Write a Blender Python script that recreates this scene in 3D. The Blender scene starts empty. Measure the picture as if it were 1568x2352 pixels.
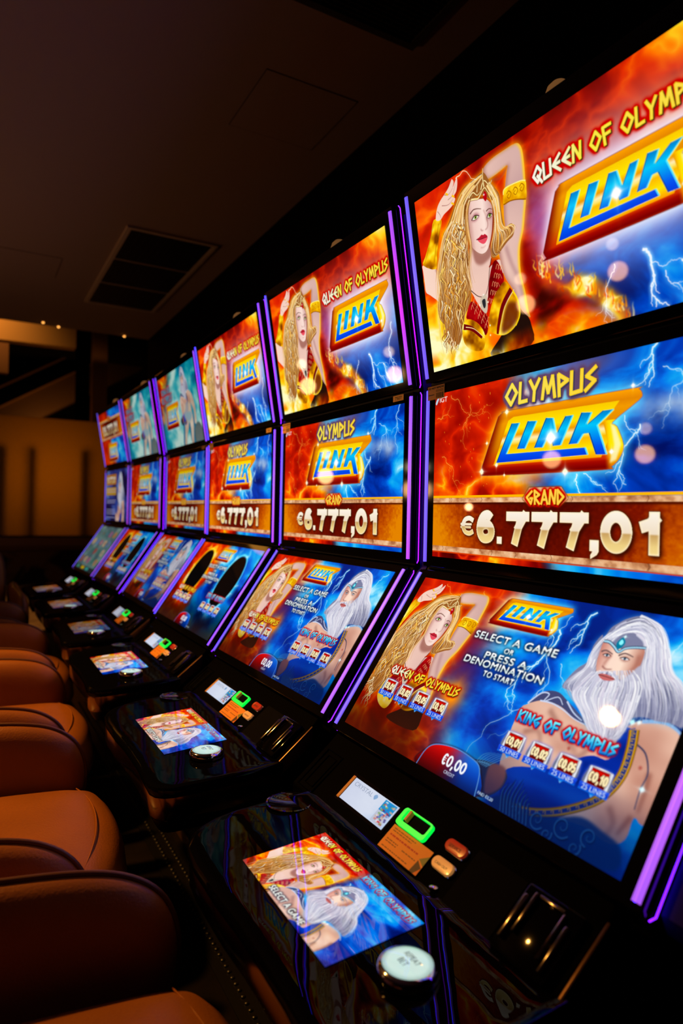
import bpy, bmesh, math
import numpy as np
from mathutils import Vector, Matrix

# ------------------------------------------------------------------ camera, world, lights, exposure
scene = bpy.context.scene
col = scene.collection
FLOOR = 1.15                                   # height of the measured origin above the floor

R = np.array([[0.48510364, 0.87422440, 0.02015345], [0.00982204, 0.01759805, -0.99979690], [-0.87440150, 0.48520306, -0.00004979]])
cam_data = bpy.data.cameras.new('camera')
cam = bpy.data.objects.new('camera', cam_data)
col.objects.link(cam)
M = Matrix.Identity(4)
for i in range(3):
    M[i][0], M[i][1], M[i][2] = R[0][i], -R[1][i], -R[2][i]
M[0][3], M[1][3], M[2][3] = 1.0777538, -0.8070701, 0.0840062 + FLOOR
cam.matrix_world = M
cam_data.sensor_fit = 'VERTICAL'
cam_data.sensor_height = 36.
cam_data.lens = 1542.4 / 2352 * 36.
cam_data.clip_start, cam_data.clip_end = .02, 100
cam_data.dof.use_dof = True
cam_data.dof.focus_distance = 1.25
cam_data.dof.aperture_fstop = 3.2
scene.camera = cam

vs = scene.view_settings
vs.view_transform, vs.look, vs.gamma, vs.use_curve_mapping = 'Standard', 'None', 1., False
vs.exposure = 0.
scene.cycles.use_denoising = True
scene.cycles.max_bounces = 8
scene.cycles.sample_clamp_indirect = 4.

world = bpy.data.worlds.new('world')
scene.world = world
world.use_nodes = True
world.node_tree.nodes['Background'].inputs[0].default_value = (1., .55, .28, 1)
world.node_tree.nodes['Background'].inputs[1].default_value = .0015

def light(name, kind, loc, energy, colour, target=None, **kw):
    d = bpy.data.lights.new(name, kind)
    d.energy, d.color = energy, colour
    for k, v in kw.items():
        setattr(d, k, v)
    o = bpy.data.objects.new(name, d)
    o.location = loc
    if target is not None:
        o.rotation_euler = (Vector(target) - Vector(loc)).to_track_quat('-Z', 'Y').to_euler()
    col.objects.link(o)
    return o

WARM = (1., .43, .075)
# the ceiling downlight over the chairs, and two weaker ones further down the row
light('downlight_lamp', 'SPOT', (-1.42, -1.77, 2.89), 360, WARM, (-.80, -.55, .65), spot_size=1.06, spot_blend=.85, shadow_soft_size=.05)
light('downlight_lamp', 'SPOT', (-4.32, -1.86, 2.89), 22, WARM, (-4.32, -1.5, 0), spot_size=1.3, spot_blend=.9, shadow_soft_size=.05)
light('downlight_lamp', 'SPOT', (-5.3, -1.51, 2.89), 22, WARM, (-6.2, -1.1, 0), spot_size=1.4, spot_blend=.9, shadow_soft_size=.05)
# pendant lamps of the hall, seen only as reflections
PENDANTS = ((-4.9, -7.2, 2.45), (-5.9, -6.5, 2.40), (-8.35, -4.35, 2.15), (-7.35, -5.3, 1.95))
for p in PENDANTS:
    light('pendant_lamp_glow', 'POINT', (p[0], p[1], p[2] - .35), 10, (1., .5, .2), shadow_soft_size=.12)
# the void beyond the row: backlight behind the frosted partition, cove light over the beam, escalator light
light('partition_backlight', 'AREA', (-11.5, .30, 1.75), 12, (1., .30, .002), (-10, .30, 1.75), shape='RECTANGLE', size=1.0, size_y=.8)
light('cove_light', 'POINT', (-7.4, -1.2, 3.6), 7, (1., .40, .05), shadow_soft_size=.3)
light('escalator_light', 'AREA', (-22.0, 1.7, 3.2), 60, (1., .42, .08), (-23.5, 1.6, 4.2), shape='RECTANGLE', size=1.5, size_y=.3)
light('ceiling_fill', 'SPOT', (-3.5, -3.0, 1.3), 46, (1., .42, .17), (-3.0, -1.6, 2.93), spot_size=2.1, spot_blend=1., shadow_soft_size=.03)  # added fill spot that warms the ceiling, not a fitting of the hall
light('column_fill', 'SPOT', (-8.2, -1.6, 4.6), 260, (1., .42, .09), (-10.9, .9, 2.3), spot_size=.9, spot_blend=1., shadow_soft_size=.04)  # unseen spot added to brighten the brown column
light('floor_light', 'SPOT', (-7.6, -1.6, 4.2), 190, (1., .45, .12), (-7.4, -.4, 0), spot_size=.9, spot_blend=1., shadow_soft_size=.04)

# ------------------------------------------------------------------ materials
def material(name, base=(.5, .5, .5), rough=.5, metal=0., emit=None, strength=0., coat=0., spec=.5, bump=None, trans=None, attr=None, attr_base=False):
    m = bpy.data.materials.new(name)
    m.use_nodes = True
    nt = m.node_tree
    b = nt.nodes['Principled BSDF']
    b.inputs['Base Color'].default_value = (*base, 1)
    b.inputs['Roughness'].default_value = rough
    b.inputs['Metallic'].default_value = metal
    b.inputs['Specular IOR Level'].default_value = spec
    b.inputs['Coat Weight'].default_value = coat
    b.inputs['Coat Roughness'].default_value = .04
    if emit:
        b.inputs['Emission Color'].default_value = (*emit, 1)
    b.inputs['Emission Strength'].default_value = strength
    if attr:
        a = nt.nodes.new('ShaderNodeVertexColor')
        a.layer_name = attr
        nt.links.new(a.outputs['Color'], b.inputs['Base Color' if attr_base else 'Emission Color'])
    if bump:
        scale, dist, detail = bump
        tc = nt.nodes.new('ShaderNodeTexCoord')
        n = nt.nodes.new('ShaderNodeTexNoise')
        n.inputs['Scale'].default_value, n.inputs['Detail'].default_value = scale, detail
        bp = nt.nodes.new('ShaderNodeBump')
        bp.inputs['Distance'].default_value = dist
        nt.links.new(tc.outputs['Object'], n.inputs['Vector'])
        nt.links.new(n.outputs['Fac'], bp.inputs['Height'])
        nt.links.new(bp.outputs['Normal'], b.inputs['Normal'])
    return m

def noisy(m, c1, c2, scale, detail=6, lo=.35, hi=.65, rough=None, distort=0.):
    """Drive a material's colour by noise between two colours."""
    nt = m.node_tree
    b = nt.nodes['Principled BSDF']
    tc = nt.nodes.new('ShaderNodeTexCoord')
    n = nt.nodes.new('ShaderNodeTexNoise')
    n.inputs['Scale'].default_value, n.inputs['Detail'].default_value = scale, detail
    n.inputs['Distortion'].default_value = distort
    r = nt.nodes.new('ShaderNodeValToRGB')
    r.color_ramp.elements[0].position, r.color_ramp.elements[1].position = lo, hi
    r.color_ramp.elements[0].color, r.color_ramp.elements[1].color = (*c1, 1), (*c2, 1)
    nt.links.new(tc.outputs['Object'], n.inputs['Vector'])
    nt.links.new(n.outputs['Fac'], r.inputs['Fac'])
    nt.links.new(r.outputs['Color'], b.inputs['Base Color'])
    return m

MAT = dict(
    black_glass=material('black_glass', (.002, .002, .002), .05, spec=.35),
    black_gloss=material('black_gloss', (.0016, .0016, .0016), .06, spec=.15),
    lacquer=material('lacquer', (.0015, .0015, .0018), .035, spec=.13, bump=(22, .00012, 1)),
    console_black=material('console_black', (.0016, .0015, .0014), .55, spec=.004),
    black_matte=material('black_matte', (.0012, .0011, .001), .7, spec=.03),
    black_satin=material('black_satin', (.002, .0018, .0016), .3, spec=.12),
    chrome=material('chrome', (.75, .72, .68), .09, 1.),
    dark_chrome=material('dark_chrome', (.30, .26, .21), .14, 1.),
    bronze=material('bronze', (.16, .08, .03), .35, .7),
    filler=material('filler', (.016, .005, .16), .5, spec=.1),  # purple glow of the light strips is put into this violet base colour
    candle=material('candle', (.55, .40, .22), .5, emit=(1., .42, .12), strength=.14),
    green_glow=material('green_glow', (.02, .2, .05), .3, emit=(0., 1., .06), strength=1.0),
    red_button=material('red_button', (.45, .03, .01), .25, emit=(.8, .05, .01), strength=.16, coat=.6),
    amber_button=material('amber_button', (.8, .45, .16), .3, emit=(1., .42, .1), strength=.3, coat=.6),
    ink=material('ink', (.01, .006, .004), .6),
    orange_strip=material('orange_strip', (.5, .22, .05), .4, emit=(1., .3, .04), strength=.08),
    screen=material('screen', (.0, .0, .0), .02, attr='paint', strength=1., spec=.4),
    screen_dim=material('screen_dim', (.0, .0, .0), .02, attr='paint', strength=.62, spec=.4),
    screen_faint=material('screen_faint', (.0, .0, .0), .06, attr='paint', strength=.2, spec=.3),
    printed=material('printed', (1, 1, 1), .55, attr='paint', attr_base=True),
    unlit_cap=material('unlit_cap', (.12, .12, .12), .3, coat=.5),
    led=material('led', (.02, .02, .02), .4, attr='paint', strength=1.),
    edge_led=material('edge_led', (.02, .02, .02), .4, attr='paint', strength=4.),
    leather=material('leather', (.46, .17, .035), .40, spec=.3, bump=(260, .0006, 3)),
    piping=material('piping', (.10, .034, .008), .4),
    ceiling_paint=material('ceiling_paint', (.28, .20, .15), .8, bump=(60, .001, 4)),
    groove=material('groove', (.02, .014, .01), .8),
    vent_frame=material('vent_frame', (.45, .36, .26), .5),
    grille=material('grille', (.012, .010, .009), .5),
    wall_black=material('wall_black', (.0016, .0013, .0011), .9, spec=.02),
    rubber=material('rubber', (.004, .0034, .003), .35),
    brass=material('brass', (.6, .32, .1), .3, .9),
    glint=material('glint', (.9, .5, .2), .3, emit=(1., .42, .08), strength=3.),
    pendant=material('pendant', (.9, .8, .6), .4, emit=(1., .74, .42), strength=8.),
    dark_panel=material('dark_panel', (.035, .018, .008), .35),
    brown_paint=material('brown_paint', (.20, .10, .045), .6),
    beam_paint=material('beam_paint', (.55, .34, .12), .7),
    ledge=material('ledge', (.20, .10, .07), .5),
)
noisy(MAT['leather'], (.25, .080, .006), (.29, .093, .008), 8)
for k in ('screen', 'screen_dim', 'screen_faint', 'pendant', 'glint', 'candle', 'green_glow', 'red_button', 'amber_button', 'orange_strip'):
    MAT[k].cycles.emission_sampling = 'NONE'
marble = noisy(material('marble', rough=.35), (.30, .20, .11), (.52, .37, .21), 3.2, 9, .38, .6, distort=1.8)
carpet = noisy(material('carpet', rough=.95, spec=.1), (.014, .006, .003), (.12, .06, .025), 1.1, 3, .45, .55, distort=2.2)
dark_carpet = noisy(material('dark_carpet', rough=.95, spec=.1), (.0025, .0016, .001), (.007, .004, .002), 9, 5)

def frosted():
    m = bpy.data.materials.new('frosted_glass')
    m.use_nodes = True
    nt = m.node_tree
    for n in list(nt.nodes):
        nt.nodes.remove(n)
    out = nt.nodes.new('ShaderNodeOutputMaterial')
    t = nt.nodes.new('ShaderNodeBsdfTranslucent')
    t.inputs[0].default_value = (.62, .5, .3, 1)
    d = nt.nodes.new('ShaderNodeBsdfPrincipled')
    d.inputs['Base Color'].default_value = (.32, .24, .12, 1)
    d.inputs['Roughness'].default_value = .35
    mx = nt.nodes.new('ShaderNodeMixShader')
    mx.inputs[0].default_value = .35
    nt.links.new(t.outputs[0], mx.inputs[1])
    nt.links.new(d.outputs[0], mx.inputs[2])
    nt.links.new(mx.outputs[0], out.inputs[0])
    return m
MAT['frosted'] = frosted()

def lacquer_gloss(m, fac):
    """Deep black lacquer with a weak mirror reflection that does not grow at grazing angles."""
    nt = m.node_tree
    b = nt.nodes['Principled BSDF']
    b.inputs['Specular IOR Level'].default_value = 0.
    out = nt.nodes['Material Output']
    g = nt.nodes.new('ShaderNodeBsdfGlossy')
    g.inputs['Roughness'].default_value = .003
    g.inputs['Color'].default_value = (1, 1, 1, 1)
    bp = [n for n in nt.nodes if n.type == 'BUMP'][0]
    nt.links.new(bp.outputs['Normal'], g.inputs['Normal'])
    mx = nt.nodes.new('ShaderNodeMixShader')
    mx.inputs[0].default_value = fac
    nt.links.new(b.outputs[0], mx.inputs[1])
    nt.links.new(g.outputs[0], mx.inputs[2])
    nt.links.new(mx.outputs[0], out.inputs[0])
lacquer_gloss(MAT['lacquer'], .015)

# ------------------------------------------------------------------ building helpers
def tag(o, label=None, cat=None, group=None, kind=None):
    for k, v in (('label', label), ('category', cat), ('group', group), ('kind', kind)):
        if v:
            o[k] = v
    return o

def thing(name, label, cat, loc=(0, 0, 0), rz=0., group=None):
    o = bpy.data.objects.new(name, None)
    o.empty_display_size = .05
    o.location, o.rotation_euler = loc, (0, 0, rz)
    col.objects.link(o)
    return tag(o, label, cat, group)

class MB:
    """Collects shapes into one mesh."""
    def __init__(s):
        s.bm = bmesh.new()
    def face(s, vs):
        try:
            return s.bm.faces.new(vs)
        except ValueError:
            return None
    def box(s, x0, x1, y0, y1, z0, z1, bevel=0.):
        g = bmesh.ops.create_cube(s.bm, size=1)
        for v in g['verts']:
            v.co = ((x0 + x1) / 2 + v.co.x * (x1 - x0), (y0 + y1) / 2 + v.co.y * (y1 - y0), (z0 + z1) / 2 + v.co.z * (z1 - z0))
        if bevel:
            es = list({e for v in g['verts'] for e in v.link_edges})
            bmesh.ops.bevel(s.bm, geom=es, offset=bevel, segments=2, affect='EDGES', profile=.5)
        return s
    def prism(s, poly, x0, x1, bevel=0.):
        """Profile in (y, z) extruded along x."""
        a = [s.bm.verts.new((x0, y, z)) for y, z in poly]
        b = [s.bm.verts.new((x1, y, z)) for y, z in poly]
        n = len(poly)
        fs = [s.face(a), s.face(b[::-1])]
        for i in range(n):
            fs.append(s.face((a[i], b[i], b[(i + 1) % n], a[(i + 1) % n])))
        if bevel:
            es = list({e for f in fs if f for e in f.edges})
            bmesh.ops.bevel(s.bm, geom=es, offset=bevel, segments=2, affect='EDGES', profile=.5)
        return s
    def rings(s, rings, cap0=True, cap1=True):
        """Loft through closed rings of equal length."""
        vs = [[s.bm.verts.new(p) for p in r] for r in rings]
        n = len(vs[0])
        for a, b in zip(vs[:-1], vs[1:]):
            for i in range(n):
                s.face((a[i], a[(i + 1) % n], b[(i + 1) % n], b[i]))
        if cap0:
            s.face(vs[0][::-1])
        if cap1:
            s.face(vs[-1])
        return s
    def tube(s, path, r, n=8, closed=False):
        p = [Vector(q) for q in path]
        m = len(p)
        up = Vector((.31, .17, .93))
        rs = []
        for i in range(m):
            t = (p[(i + 1) % m] - p[i - 1]) if closed or 0 < i < m - 1 else (p[1] - p[0] if i == 0 else p[-1] - p[-2])
            t.normalize()
            a = t.cross(up)
            if a.length < .05:
                a = t.cross(Vector((1, 0, 0)))
            a.normalize()
            b = t.cross(a)
            rs.append([p[i] + (a * math.cos(k * 2 * math.pi / n) + b * math.sin(k * 2 * math.pi / n)) * r for k in range(n)])
        if closed:
            rs.append(rs[0])
            return s.rings(rs, False, False)
        return s.rings(rs)
    def lathe(s, prof, c=(0, 0, 0), n=32):
        """Profile of (radius, z) turned about a vertical axis."""
        return s.rings([[(c[0] + r * math.cos(k * 2 * math.pi / n), c[1] + r * math.sin(k * 2 * math.pi / n), c[2] + z) for k in range(n)] for r, z in prof])
    def build(s, name, mat, parent=None, smooth=False, label=None):
        bmesh.ops.recalc_face_normals(s.bm, faces=s.bm.faces)
        me = bpy.data.meshes.new(name)
        s.bm.to_mesh(me)
        s.bm.free()
        if smooth:
            me.polygons.foreach_set('use_smooth', [True] * len(me.polygons))
            if smooth != 'all':
                me.set_sharp_from_angle(angle=math.radians(38))
        me.materials.append(mat)
        o = bpy.data.objects.new(name, me)
        col.objects.link(o)
        if parent:
            o.parent = parent
        return tag(o, label)

def structure(o):
    return tag(o, kind='structure')

# ------------------------------------------------------------------ the room
CEIL = 2.93
structure(MB().box(-6.2, 4.2, -9.2, .76, -.1, 0).build('floor', dark_carpet))
structure(MB().box(-27, -6.2, -9.2, 6, -.1, 0).build('floor_marble', marble))
structure(MB().box(-5.8, 4.2, -9.2, .76, CEIL, CEIL + .6).build('ceiling', MAT['ceiling_paint']))
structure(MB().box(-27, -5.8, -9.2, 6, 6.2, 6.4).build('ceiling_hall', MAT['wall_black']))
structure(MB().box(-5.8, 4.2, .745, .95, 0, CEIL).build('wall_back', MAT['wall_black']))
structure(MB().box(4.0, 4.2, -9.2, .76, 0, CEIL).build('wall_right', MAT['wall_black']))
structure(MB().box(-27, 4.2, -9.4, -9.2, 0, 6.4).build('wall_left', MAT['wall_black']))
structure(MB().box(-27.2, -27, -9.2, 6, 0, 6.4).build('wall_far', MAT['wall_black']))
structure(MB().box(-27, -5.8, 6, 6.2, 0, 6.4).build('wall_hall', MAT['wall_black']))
# ------------------------------------------------------------------ artwork shown on the displays
rng = np.random.default_rng(7)

def _smooth(pts, n=6, closed=True):
    p = np.asarray(pts, float)
    m = len(p)
    out = []
    for i in range(m if closed else m - 1):
        if closed:
            a, b, c, d = p[(i - 1) % m], p[i], p[(i + 1) % m], p[(i + 2) % m]
        else:
            a, b, c, d = p[max(i - 1, 0)], p[i], p[i + 1], p[min(i + 2, m - 1)]
        for t in np.arange(n) / n:
            out.append(.5 * (2 * b + (c - a) * t + (2 * a - 5 * b + 4 * c - d) * t * t + (3 * b - a - 3 * c + d) * t ** 3))
    if not closed:
        out.append(p[-1])
    return np.array(out)

def _box(a, r, axis):
    if r < 1:
        return a
    pad = [(0, 0)] * a.ndim
    pad[axis] = (r + 1, r)
    c = np.cumsum(np.pad(a, pad, mode='edge'), axis=axis, dtype=np.float64)
    n = a.shape[axis]
    hi = np.take(c, np.arange(2 * r + 1, 2 * r + 1 + n), axis=axis)
    lo = np.take(c, np.arange(0, n), axis=axis)
    return ((hi - lo) / (2 * r + 1)).astype(np.float32)

def gauss(a, s):
    r = int(round(s * .9))
    if r < 1:
        if s > .3:
            k = min(.25, s * .25)
            for ax in (0, 1):
                a = (1 - 2 * k) * a + k * (np.roll(a, 1, ax) + np.roll(a, -1, ax))
        return a
    for _ in range(2):
        a = _box(_box(a, r, 0), r, 1)
    return a

def noise(h, w, fy, fx, oct=5, seed=0, gain=.5):
    g = np.random.default_rng(seed)
    out = np.zeros((h, w), np.float32)
    amp, tot = 1., 0.
    for o in range(oct):
        ny, nx = int(fy * 2 ** o) + 2, int(fx * 2 ** o) + 2
        G = g.random((ny + 1, nx + 1)).astype(np.float32)
        y = np.linspace(0, ny - 1.001, h)
        x = np.linspace(0, nx - 1.001, w)
        iy, ix = y.astype(int), x.astype(int)
        ty, tx = y - iy, x - ix
        ty, tx = (ty * ty * (3 - 2 * ty))[:, None], (tx * tx * (3 - 2 * tx))[None]
        a = G[iy][:, ix] * (1 - tx) + G[iy][:, ix + 1] * tx
        b = G[iy + 1][:, ix] * (1 - tx) + G[iy + 1][:, ix + 1] * tx
        out += amp * (a * (1 - ty) + b * ty)
        tot += amp
        amp *= gain
    return out / tot

def warp(f, dx, dy):
    h, w = f.shape[:2]
    yy, xx = np.mgrid[0:h, 0:w]
    return f[np.clip(yy + dy, 0, h - 1).astype(int), np.clip(xx + dx, 0, w - 1).astype(int)]

def ramp(t, stops):
    xs = [s[0] for s in stops]
    return np.stack([np.interp(t, xs, [s[1][k] for s in stops]) for k in range(3)], -1).astype(np.float32) / 255.

def sst(a, b, x):
    t = np.clip((x - a) / (b - a), 0, 1)
    return t * t * (3 - 2 * t)

FIRE = [(0, (40, 2, 0)), (.3, (130, 8, 0)), (.5, (205, 40, 0)), (.68, (245, 120, 5)), (.84, (255, 205, 40)), (1, (255, 250, 200))]
SKY = [(0, (0, 18, 90)), (.3, (0, 60, 170)), (.5, (0, 110, 215)), (.7, (30, 165, 230)), (.87, (130, 215, 245)), (1, (235, 250, 255))]

_glyph = {}
def glyphs(text, off=0., space=1.):
    """Triangles of a line of text in the built-in font, scaled to height 1 (cap height) and starting at x = 0."""
    key = (text, off, space)
    if key not in _glyph:
        cu = bpy.data.curves.new('lettering', 'FONT')
        cu.body, cu.size, cu.offset, cu.space_character = text, 1., off, space
        ob = bpy.data.objects.new('lettering', cu)
        bpy.context.scene.collection.objects.link(ob)
        bpy.context.view_layer.update()
        me = ob.evaluated_get(bpy.context.evaluated_depsgraph_get()).to_mesh()
        me.calc_loop_triangles()
        v = np.array([x.co[:2] for x in me.vertices]).reshape(-1, 2)
        t = np.array([x.vertices[:] for x in me.loop_triangles]).reshape(-1, 3)
        tri = v[t]
        lo, hi = v.min(0), v.max(0)
        bpy.data.objects.remove(ob)
        bpy.data.curves.remove(cu)
        _glyph[key] = (tri, lo, hi)
    return _glyph[key]

GREEK = {
    'Q': (.72, [[(.36, 0), (0, .5), (.42, 1), (.72, .6), (.42, .12)], [(.36, .42), (.72, -.1)]]),
    'O': (.76, [[(.36, 0), (0, .45), (.42, 1), (.76, .55), (.36, 0)]]),
    'U': (.62, [[(.02, 1), (0, 0), (.6, .06), (.62, 1)]]),
    'E': (.62, [[(.62, 1), (0, .5), (.6, 0)], [(.1, .5), (.56, .52)]]),
    'N': (.66, [[(0, 0), (.08, 1), (.56, .04), (.66, 1)]]),
    'F': (.56, [[(.08, 0), (.0, .98), (.56, 1)], [(.06, .55), (.48, .58)]]),
    'L': (.5, [[(.04, 1), (0, .03), (.5, .06)]]),
    'Y': (.62, [[(0, 1), (.3, .5), (.62, 1)], [(.3, .5), (.26, 0)]]),
    'M': (.8, [[(0, 0), (.14, 1), (.38, .25), (.64, 1), (.8, 0)]]),
    'P': (.56, [[(.06, 0), (0, 1), (.56, .66), (.06, .42)]]),
    'S': (.56, [[(.56, 1), (.06, .66), (.52, .4), (0, .02)]]),
    'K': (.6, [[(.06, 0), (0, 1)], [(.6, 1), (.06, .5), (.6, 0)]]),
    'I': (.16, [[(.1, 0), (.06, 1)]]),
    'G': (.68, [[(.6, .95), (0, .5), (.5, .02), (.66, .42), (.38, .42)]]),
    'R': (.58, [[(.06, 0), (0, 1), (.56, .68), (.08, .45), (.58, 0)]]),
    'A': (.7, [[(0, 0), (.34, 1), (.7, 0)], [(.14, .32), (.56, .32)]]),
    'D': (.64, [[(.04, 0), (0, 1), (.64, .5), (.04, 0)]]),
    ' ': (.34, []),
}

_ring = [(.5 + .5 * math.cos(a), .5 + .5 * math.sin(a)) for a in np.linspace(math.pi / 2, math.pi * 2.5, 29)]
DIGIT = {
    '0': (.66, [[(.33 + .33 * math.cos(a), .5 + .5 * math.sin(a)) for a in np.linspace(1.57, 7.86, 33)]]),
    '1': (.42, [[(.30, 0), (.30, 1)], [(.30, .93), (.18, .8), (.02, .74)]]),
    '2': (.6, [[(.03, .7), (.1, .92), (.3, 1), (.52, .92), (.57, .72), (.45, .48), (.2, .22), (.03, .02)], [(.03, .02), (.6, .02)]]),
    '5': (.6, [[(.54, .97), (.12, .97), (.06, .5), (.28, .6), (.5, .53), (.58, .32), (.5, .1), (.28, 0), (.04, .1)]]),
    '6': (.64, [[(.56, .86), (.42, .98), (.2, .9), (.06, .6), (.05, .3), (.16, .06), (.34, 0), (.54, .08), (.61, .3), (.52, .52), (.34, .58), (.14, .5), (.06, .32)]]),
    '7': (.62, [[(.0, .95), (.62, .95)], [(.56, .95), (.36, .55), (.24, 0)]]),
    '.': (.2, [[(.1, .0), (.1, .06)]]),
    ',': (.2, [[(.1, .04), (.1, -.02), (.04, -.2)]]),
    '€': (.62, [[(.6, .86), (.42, 1), (.22, .92), (.12, .7), (.1, .5), (.12, .3), (.22, .08), (.42, 0), (.6, .14)], [(0, .6), (.5, .6)], [(0, .4), (.46, .4)]]),
}

class Canvas:
    sat = 1.16
    def __init__(s, w, h, S):
        s.w, s.h, s.S = w, h, S
        s.W, s.H = int(round(w * S)), int(round(h * S))
        s.a = np.zeros((s.H, s.W, 3), np.float32)
        s.yy, s.xx = np.mgrid[0:s.H, 0:s.W].astype(np.float32) / S
    def edges(s, P0, P1):
        """Coverage of a set of directed edges (signed-area accumulation with four sub-rows)."""
        SS = 4
        m = np.zeros((s.H * SS, s.W + 2), np.float32)
        x0, y0 = P0[:, 0] * s.S, P0[:, 1] * s.S * SS
        x1, y1 = P1[:, 0] * s.S, P1[:, 1] * s.S * SS
        for a, b, c, d in zip(x0, y0, x1, y1):
            if b == d:
                continue
            sg = 1.
            if b > d:
                a, b, c, d, sg = c, d, a, b, -1.
            r0, r1 = max(int(math.ceil(b - .5)), 0), min(int(math.ceil(d - .5)), s.H * SS)
            if r1 <= r0:
                continue
            r = np.arange(r0, r1)
            x = np.clip(a + (r + .5 - b) * (c - a) / (d - b), 0, s.W)
            i = x.astype(int)
            f = x - i
            m[r, i] += sg * (1 - f)
            m[r, i + 1] += sg * f
        m = np.cumsum(m, 1)[:, :s.W]
        return np.clip(np.abs(m), 0, 1).reshape(s.H, SS, s.W).mean(1)
    def pmask(s, pts, smooth=0, blur=0):
        p = _smooth(pts, smooth) if smooth else np.asarray(pts, float)
        m = s.edges(p, np.roll(p, -1, 0))
        return gauss(m, blur * s.S) if blur else m
    def put(s, m, col, alpha=1.):
        if not isinstance(col, np.ndarray):
            col = np.array(col, np.float32) / 255.
        m = (m * alpha)[..., None]
        s.a = s.a * (1 - m) + col * m
    def add(s, m, col, k=1.):
        c = np.array(col, np.float32) / 255. * k
        s.a = 1 - (1 - np.clip(s.a, 0, 1)) * (1 - np.clip(m[..., None] * c, 0, 1))
    def mul(s, m, k):
        s.a = s.a * (1 - m[..., None] * (1 - k))
    def poly(s, pts, col, smooth=5, blur=0, alpha=1.):
        m = s.pmask(pts, smooth, blur)
        s.put(m, col, alpha)
        return m
    def ribbon(s, pts, w0, w1=None, smooth=5):
        """Outline of a tapering stroke."""
        p = _smooth(pts, smooth, False) if smooth else np.asarray(pts, float)
        w1 = w0 if w1 is None else w1
        d = np.gradient(p, axis=0)
        n = np.stack([-d[:, 1], d[:, 0]], 1) / (np.linalg.norm(d, axis=1, keepdims=True) + 1e-6)
        w = np.linspace(w0, w1, len(p))[:, None] / 2
        return np.concatenate([p + n * w, (p - n * w)[::-1]])
    def line(s, pts, col, w0, w1=None, smooth=5, blur=0, alpha=1.):
        q = s.ribbon(pts, w0, w1, smooth)
        x0, y0 = q.min(0) - 3 - 3 * blur
        x1, y1 = q.max(0) + 3 + 3 * blur
        X0, Y0 = max(int(x0 * s.S), 0), max(int(y0 * s.S), 0)
        X1, Y1 = min(int(x1 * s.S) + 1, s.W), min(int(y1 * s.S) + 1, s.H)
        if X1 - X0 < 2 or Y1 - Y0 < 2:
            return
        sub = Canvas.__new__(Canvas)
        sub.S, sub.W, sub.H = s.S, X1 - X0, Y1 - Y0
        q = q - np.array([X0, Y0]) / s.S
        m = sub.edges(q, np.roll(q, -1, 0))
        if blur:
            m = gauss(m, blur * s.S)
        c = np.array(col, np.float32) / 255.
        m = (m * alpha)[..., None]
        s.a[Y0:Y1, X0:X1] = s.a[Y0:Y1, X0:X1] * (1 - m) + c * m
    def strands(s, g1, g2, n, cols, w=(1.2, 2.6), wob=5, seed=1, lo=0., hi=1., alpha=.9):
        """Locks of hair drawn between two guide curves."""
        g = np.random.default_rng(seed)
        a = _smooth(g1, 5, False)
        b = _smooth(g2, 5, False)
        k = np.linspace(0, 1, 14)
        ra = np.stack([np.interp(k, np.linspace(0, 1, len(a)), a[:, i]) for i in (0, 1)], 1)
        rb = np.stack([np.interp(k, np.linspace(0, 1, len(b)), b[:, i]) for i in (0, 1)], 1)
        for i in range(n):
            t = lo + (hi - lo) * g.random()
            p = ra * (1 - t) + rb * t
            ph, fr = g.random() * 6.3, 2 + g.random() * 5
            p = p + np.stack([np.sin(k * fr + ph), .5 * np.cos(k * fr * 1.3 + ph)], 1) * wob * (k[:, None] * 1.2 + .1)
            i0 = int(g.integers(0, 6))
            i1 = int(g.integers(i0 + 5, 15))
            ww = w[0] + (w[1] - w[0]) * g.random()
            s.line(p[i0:i1], cols[int(g.integers(len(cols)))], ww, .3, 3, 0, alpha)
    def tmask(s, text, box, off=0., slant=0., space=1., rot=0.):
        """Text fitted into box (x0, y0, x1, y1) (y1 is the base line)."""
        tri, lo, hi = glyphs(text, off, space)
        x0, y0, x1, y1 = box
        t = (tri - lo) / (hi - lo)
        X = x0 + t[..., 0] * (x1 - x0) + slant * t[..., 1] * (y1 - y0)
        Y = y1 - t[..., 1] * (y1 - y0) + rot * (t[..., 0] - .5)
        q = np.stack([X, Y], -1)
        ar = (q[:, 1, 0] - q[:, 0, 0]) * (q[:, 2, 1] - q[:, 0, 1]) - (q[:, 2, 0] - q[:, 0, 0]) * (q[:, 1, 1] - q[:, 0, 1])
        q[ar < 0] = q[ar < 0][:, ::-1]
        return s.edges(q.reshape(-1, 2), q[:, [1, 2, 0]].reshape(-1, 2))
    def text(s, text, box, col, off=0., shadow=None, **k):
        m = s.tmask(text, box, off, **k)
        if shadow:
            s.put(np.clip(gauss(m, shadow[0] * s.S) * shadow[1], 0, 1), shadow[2])
        s.put(m, col)
        return m
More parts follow.
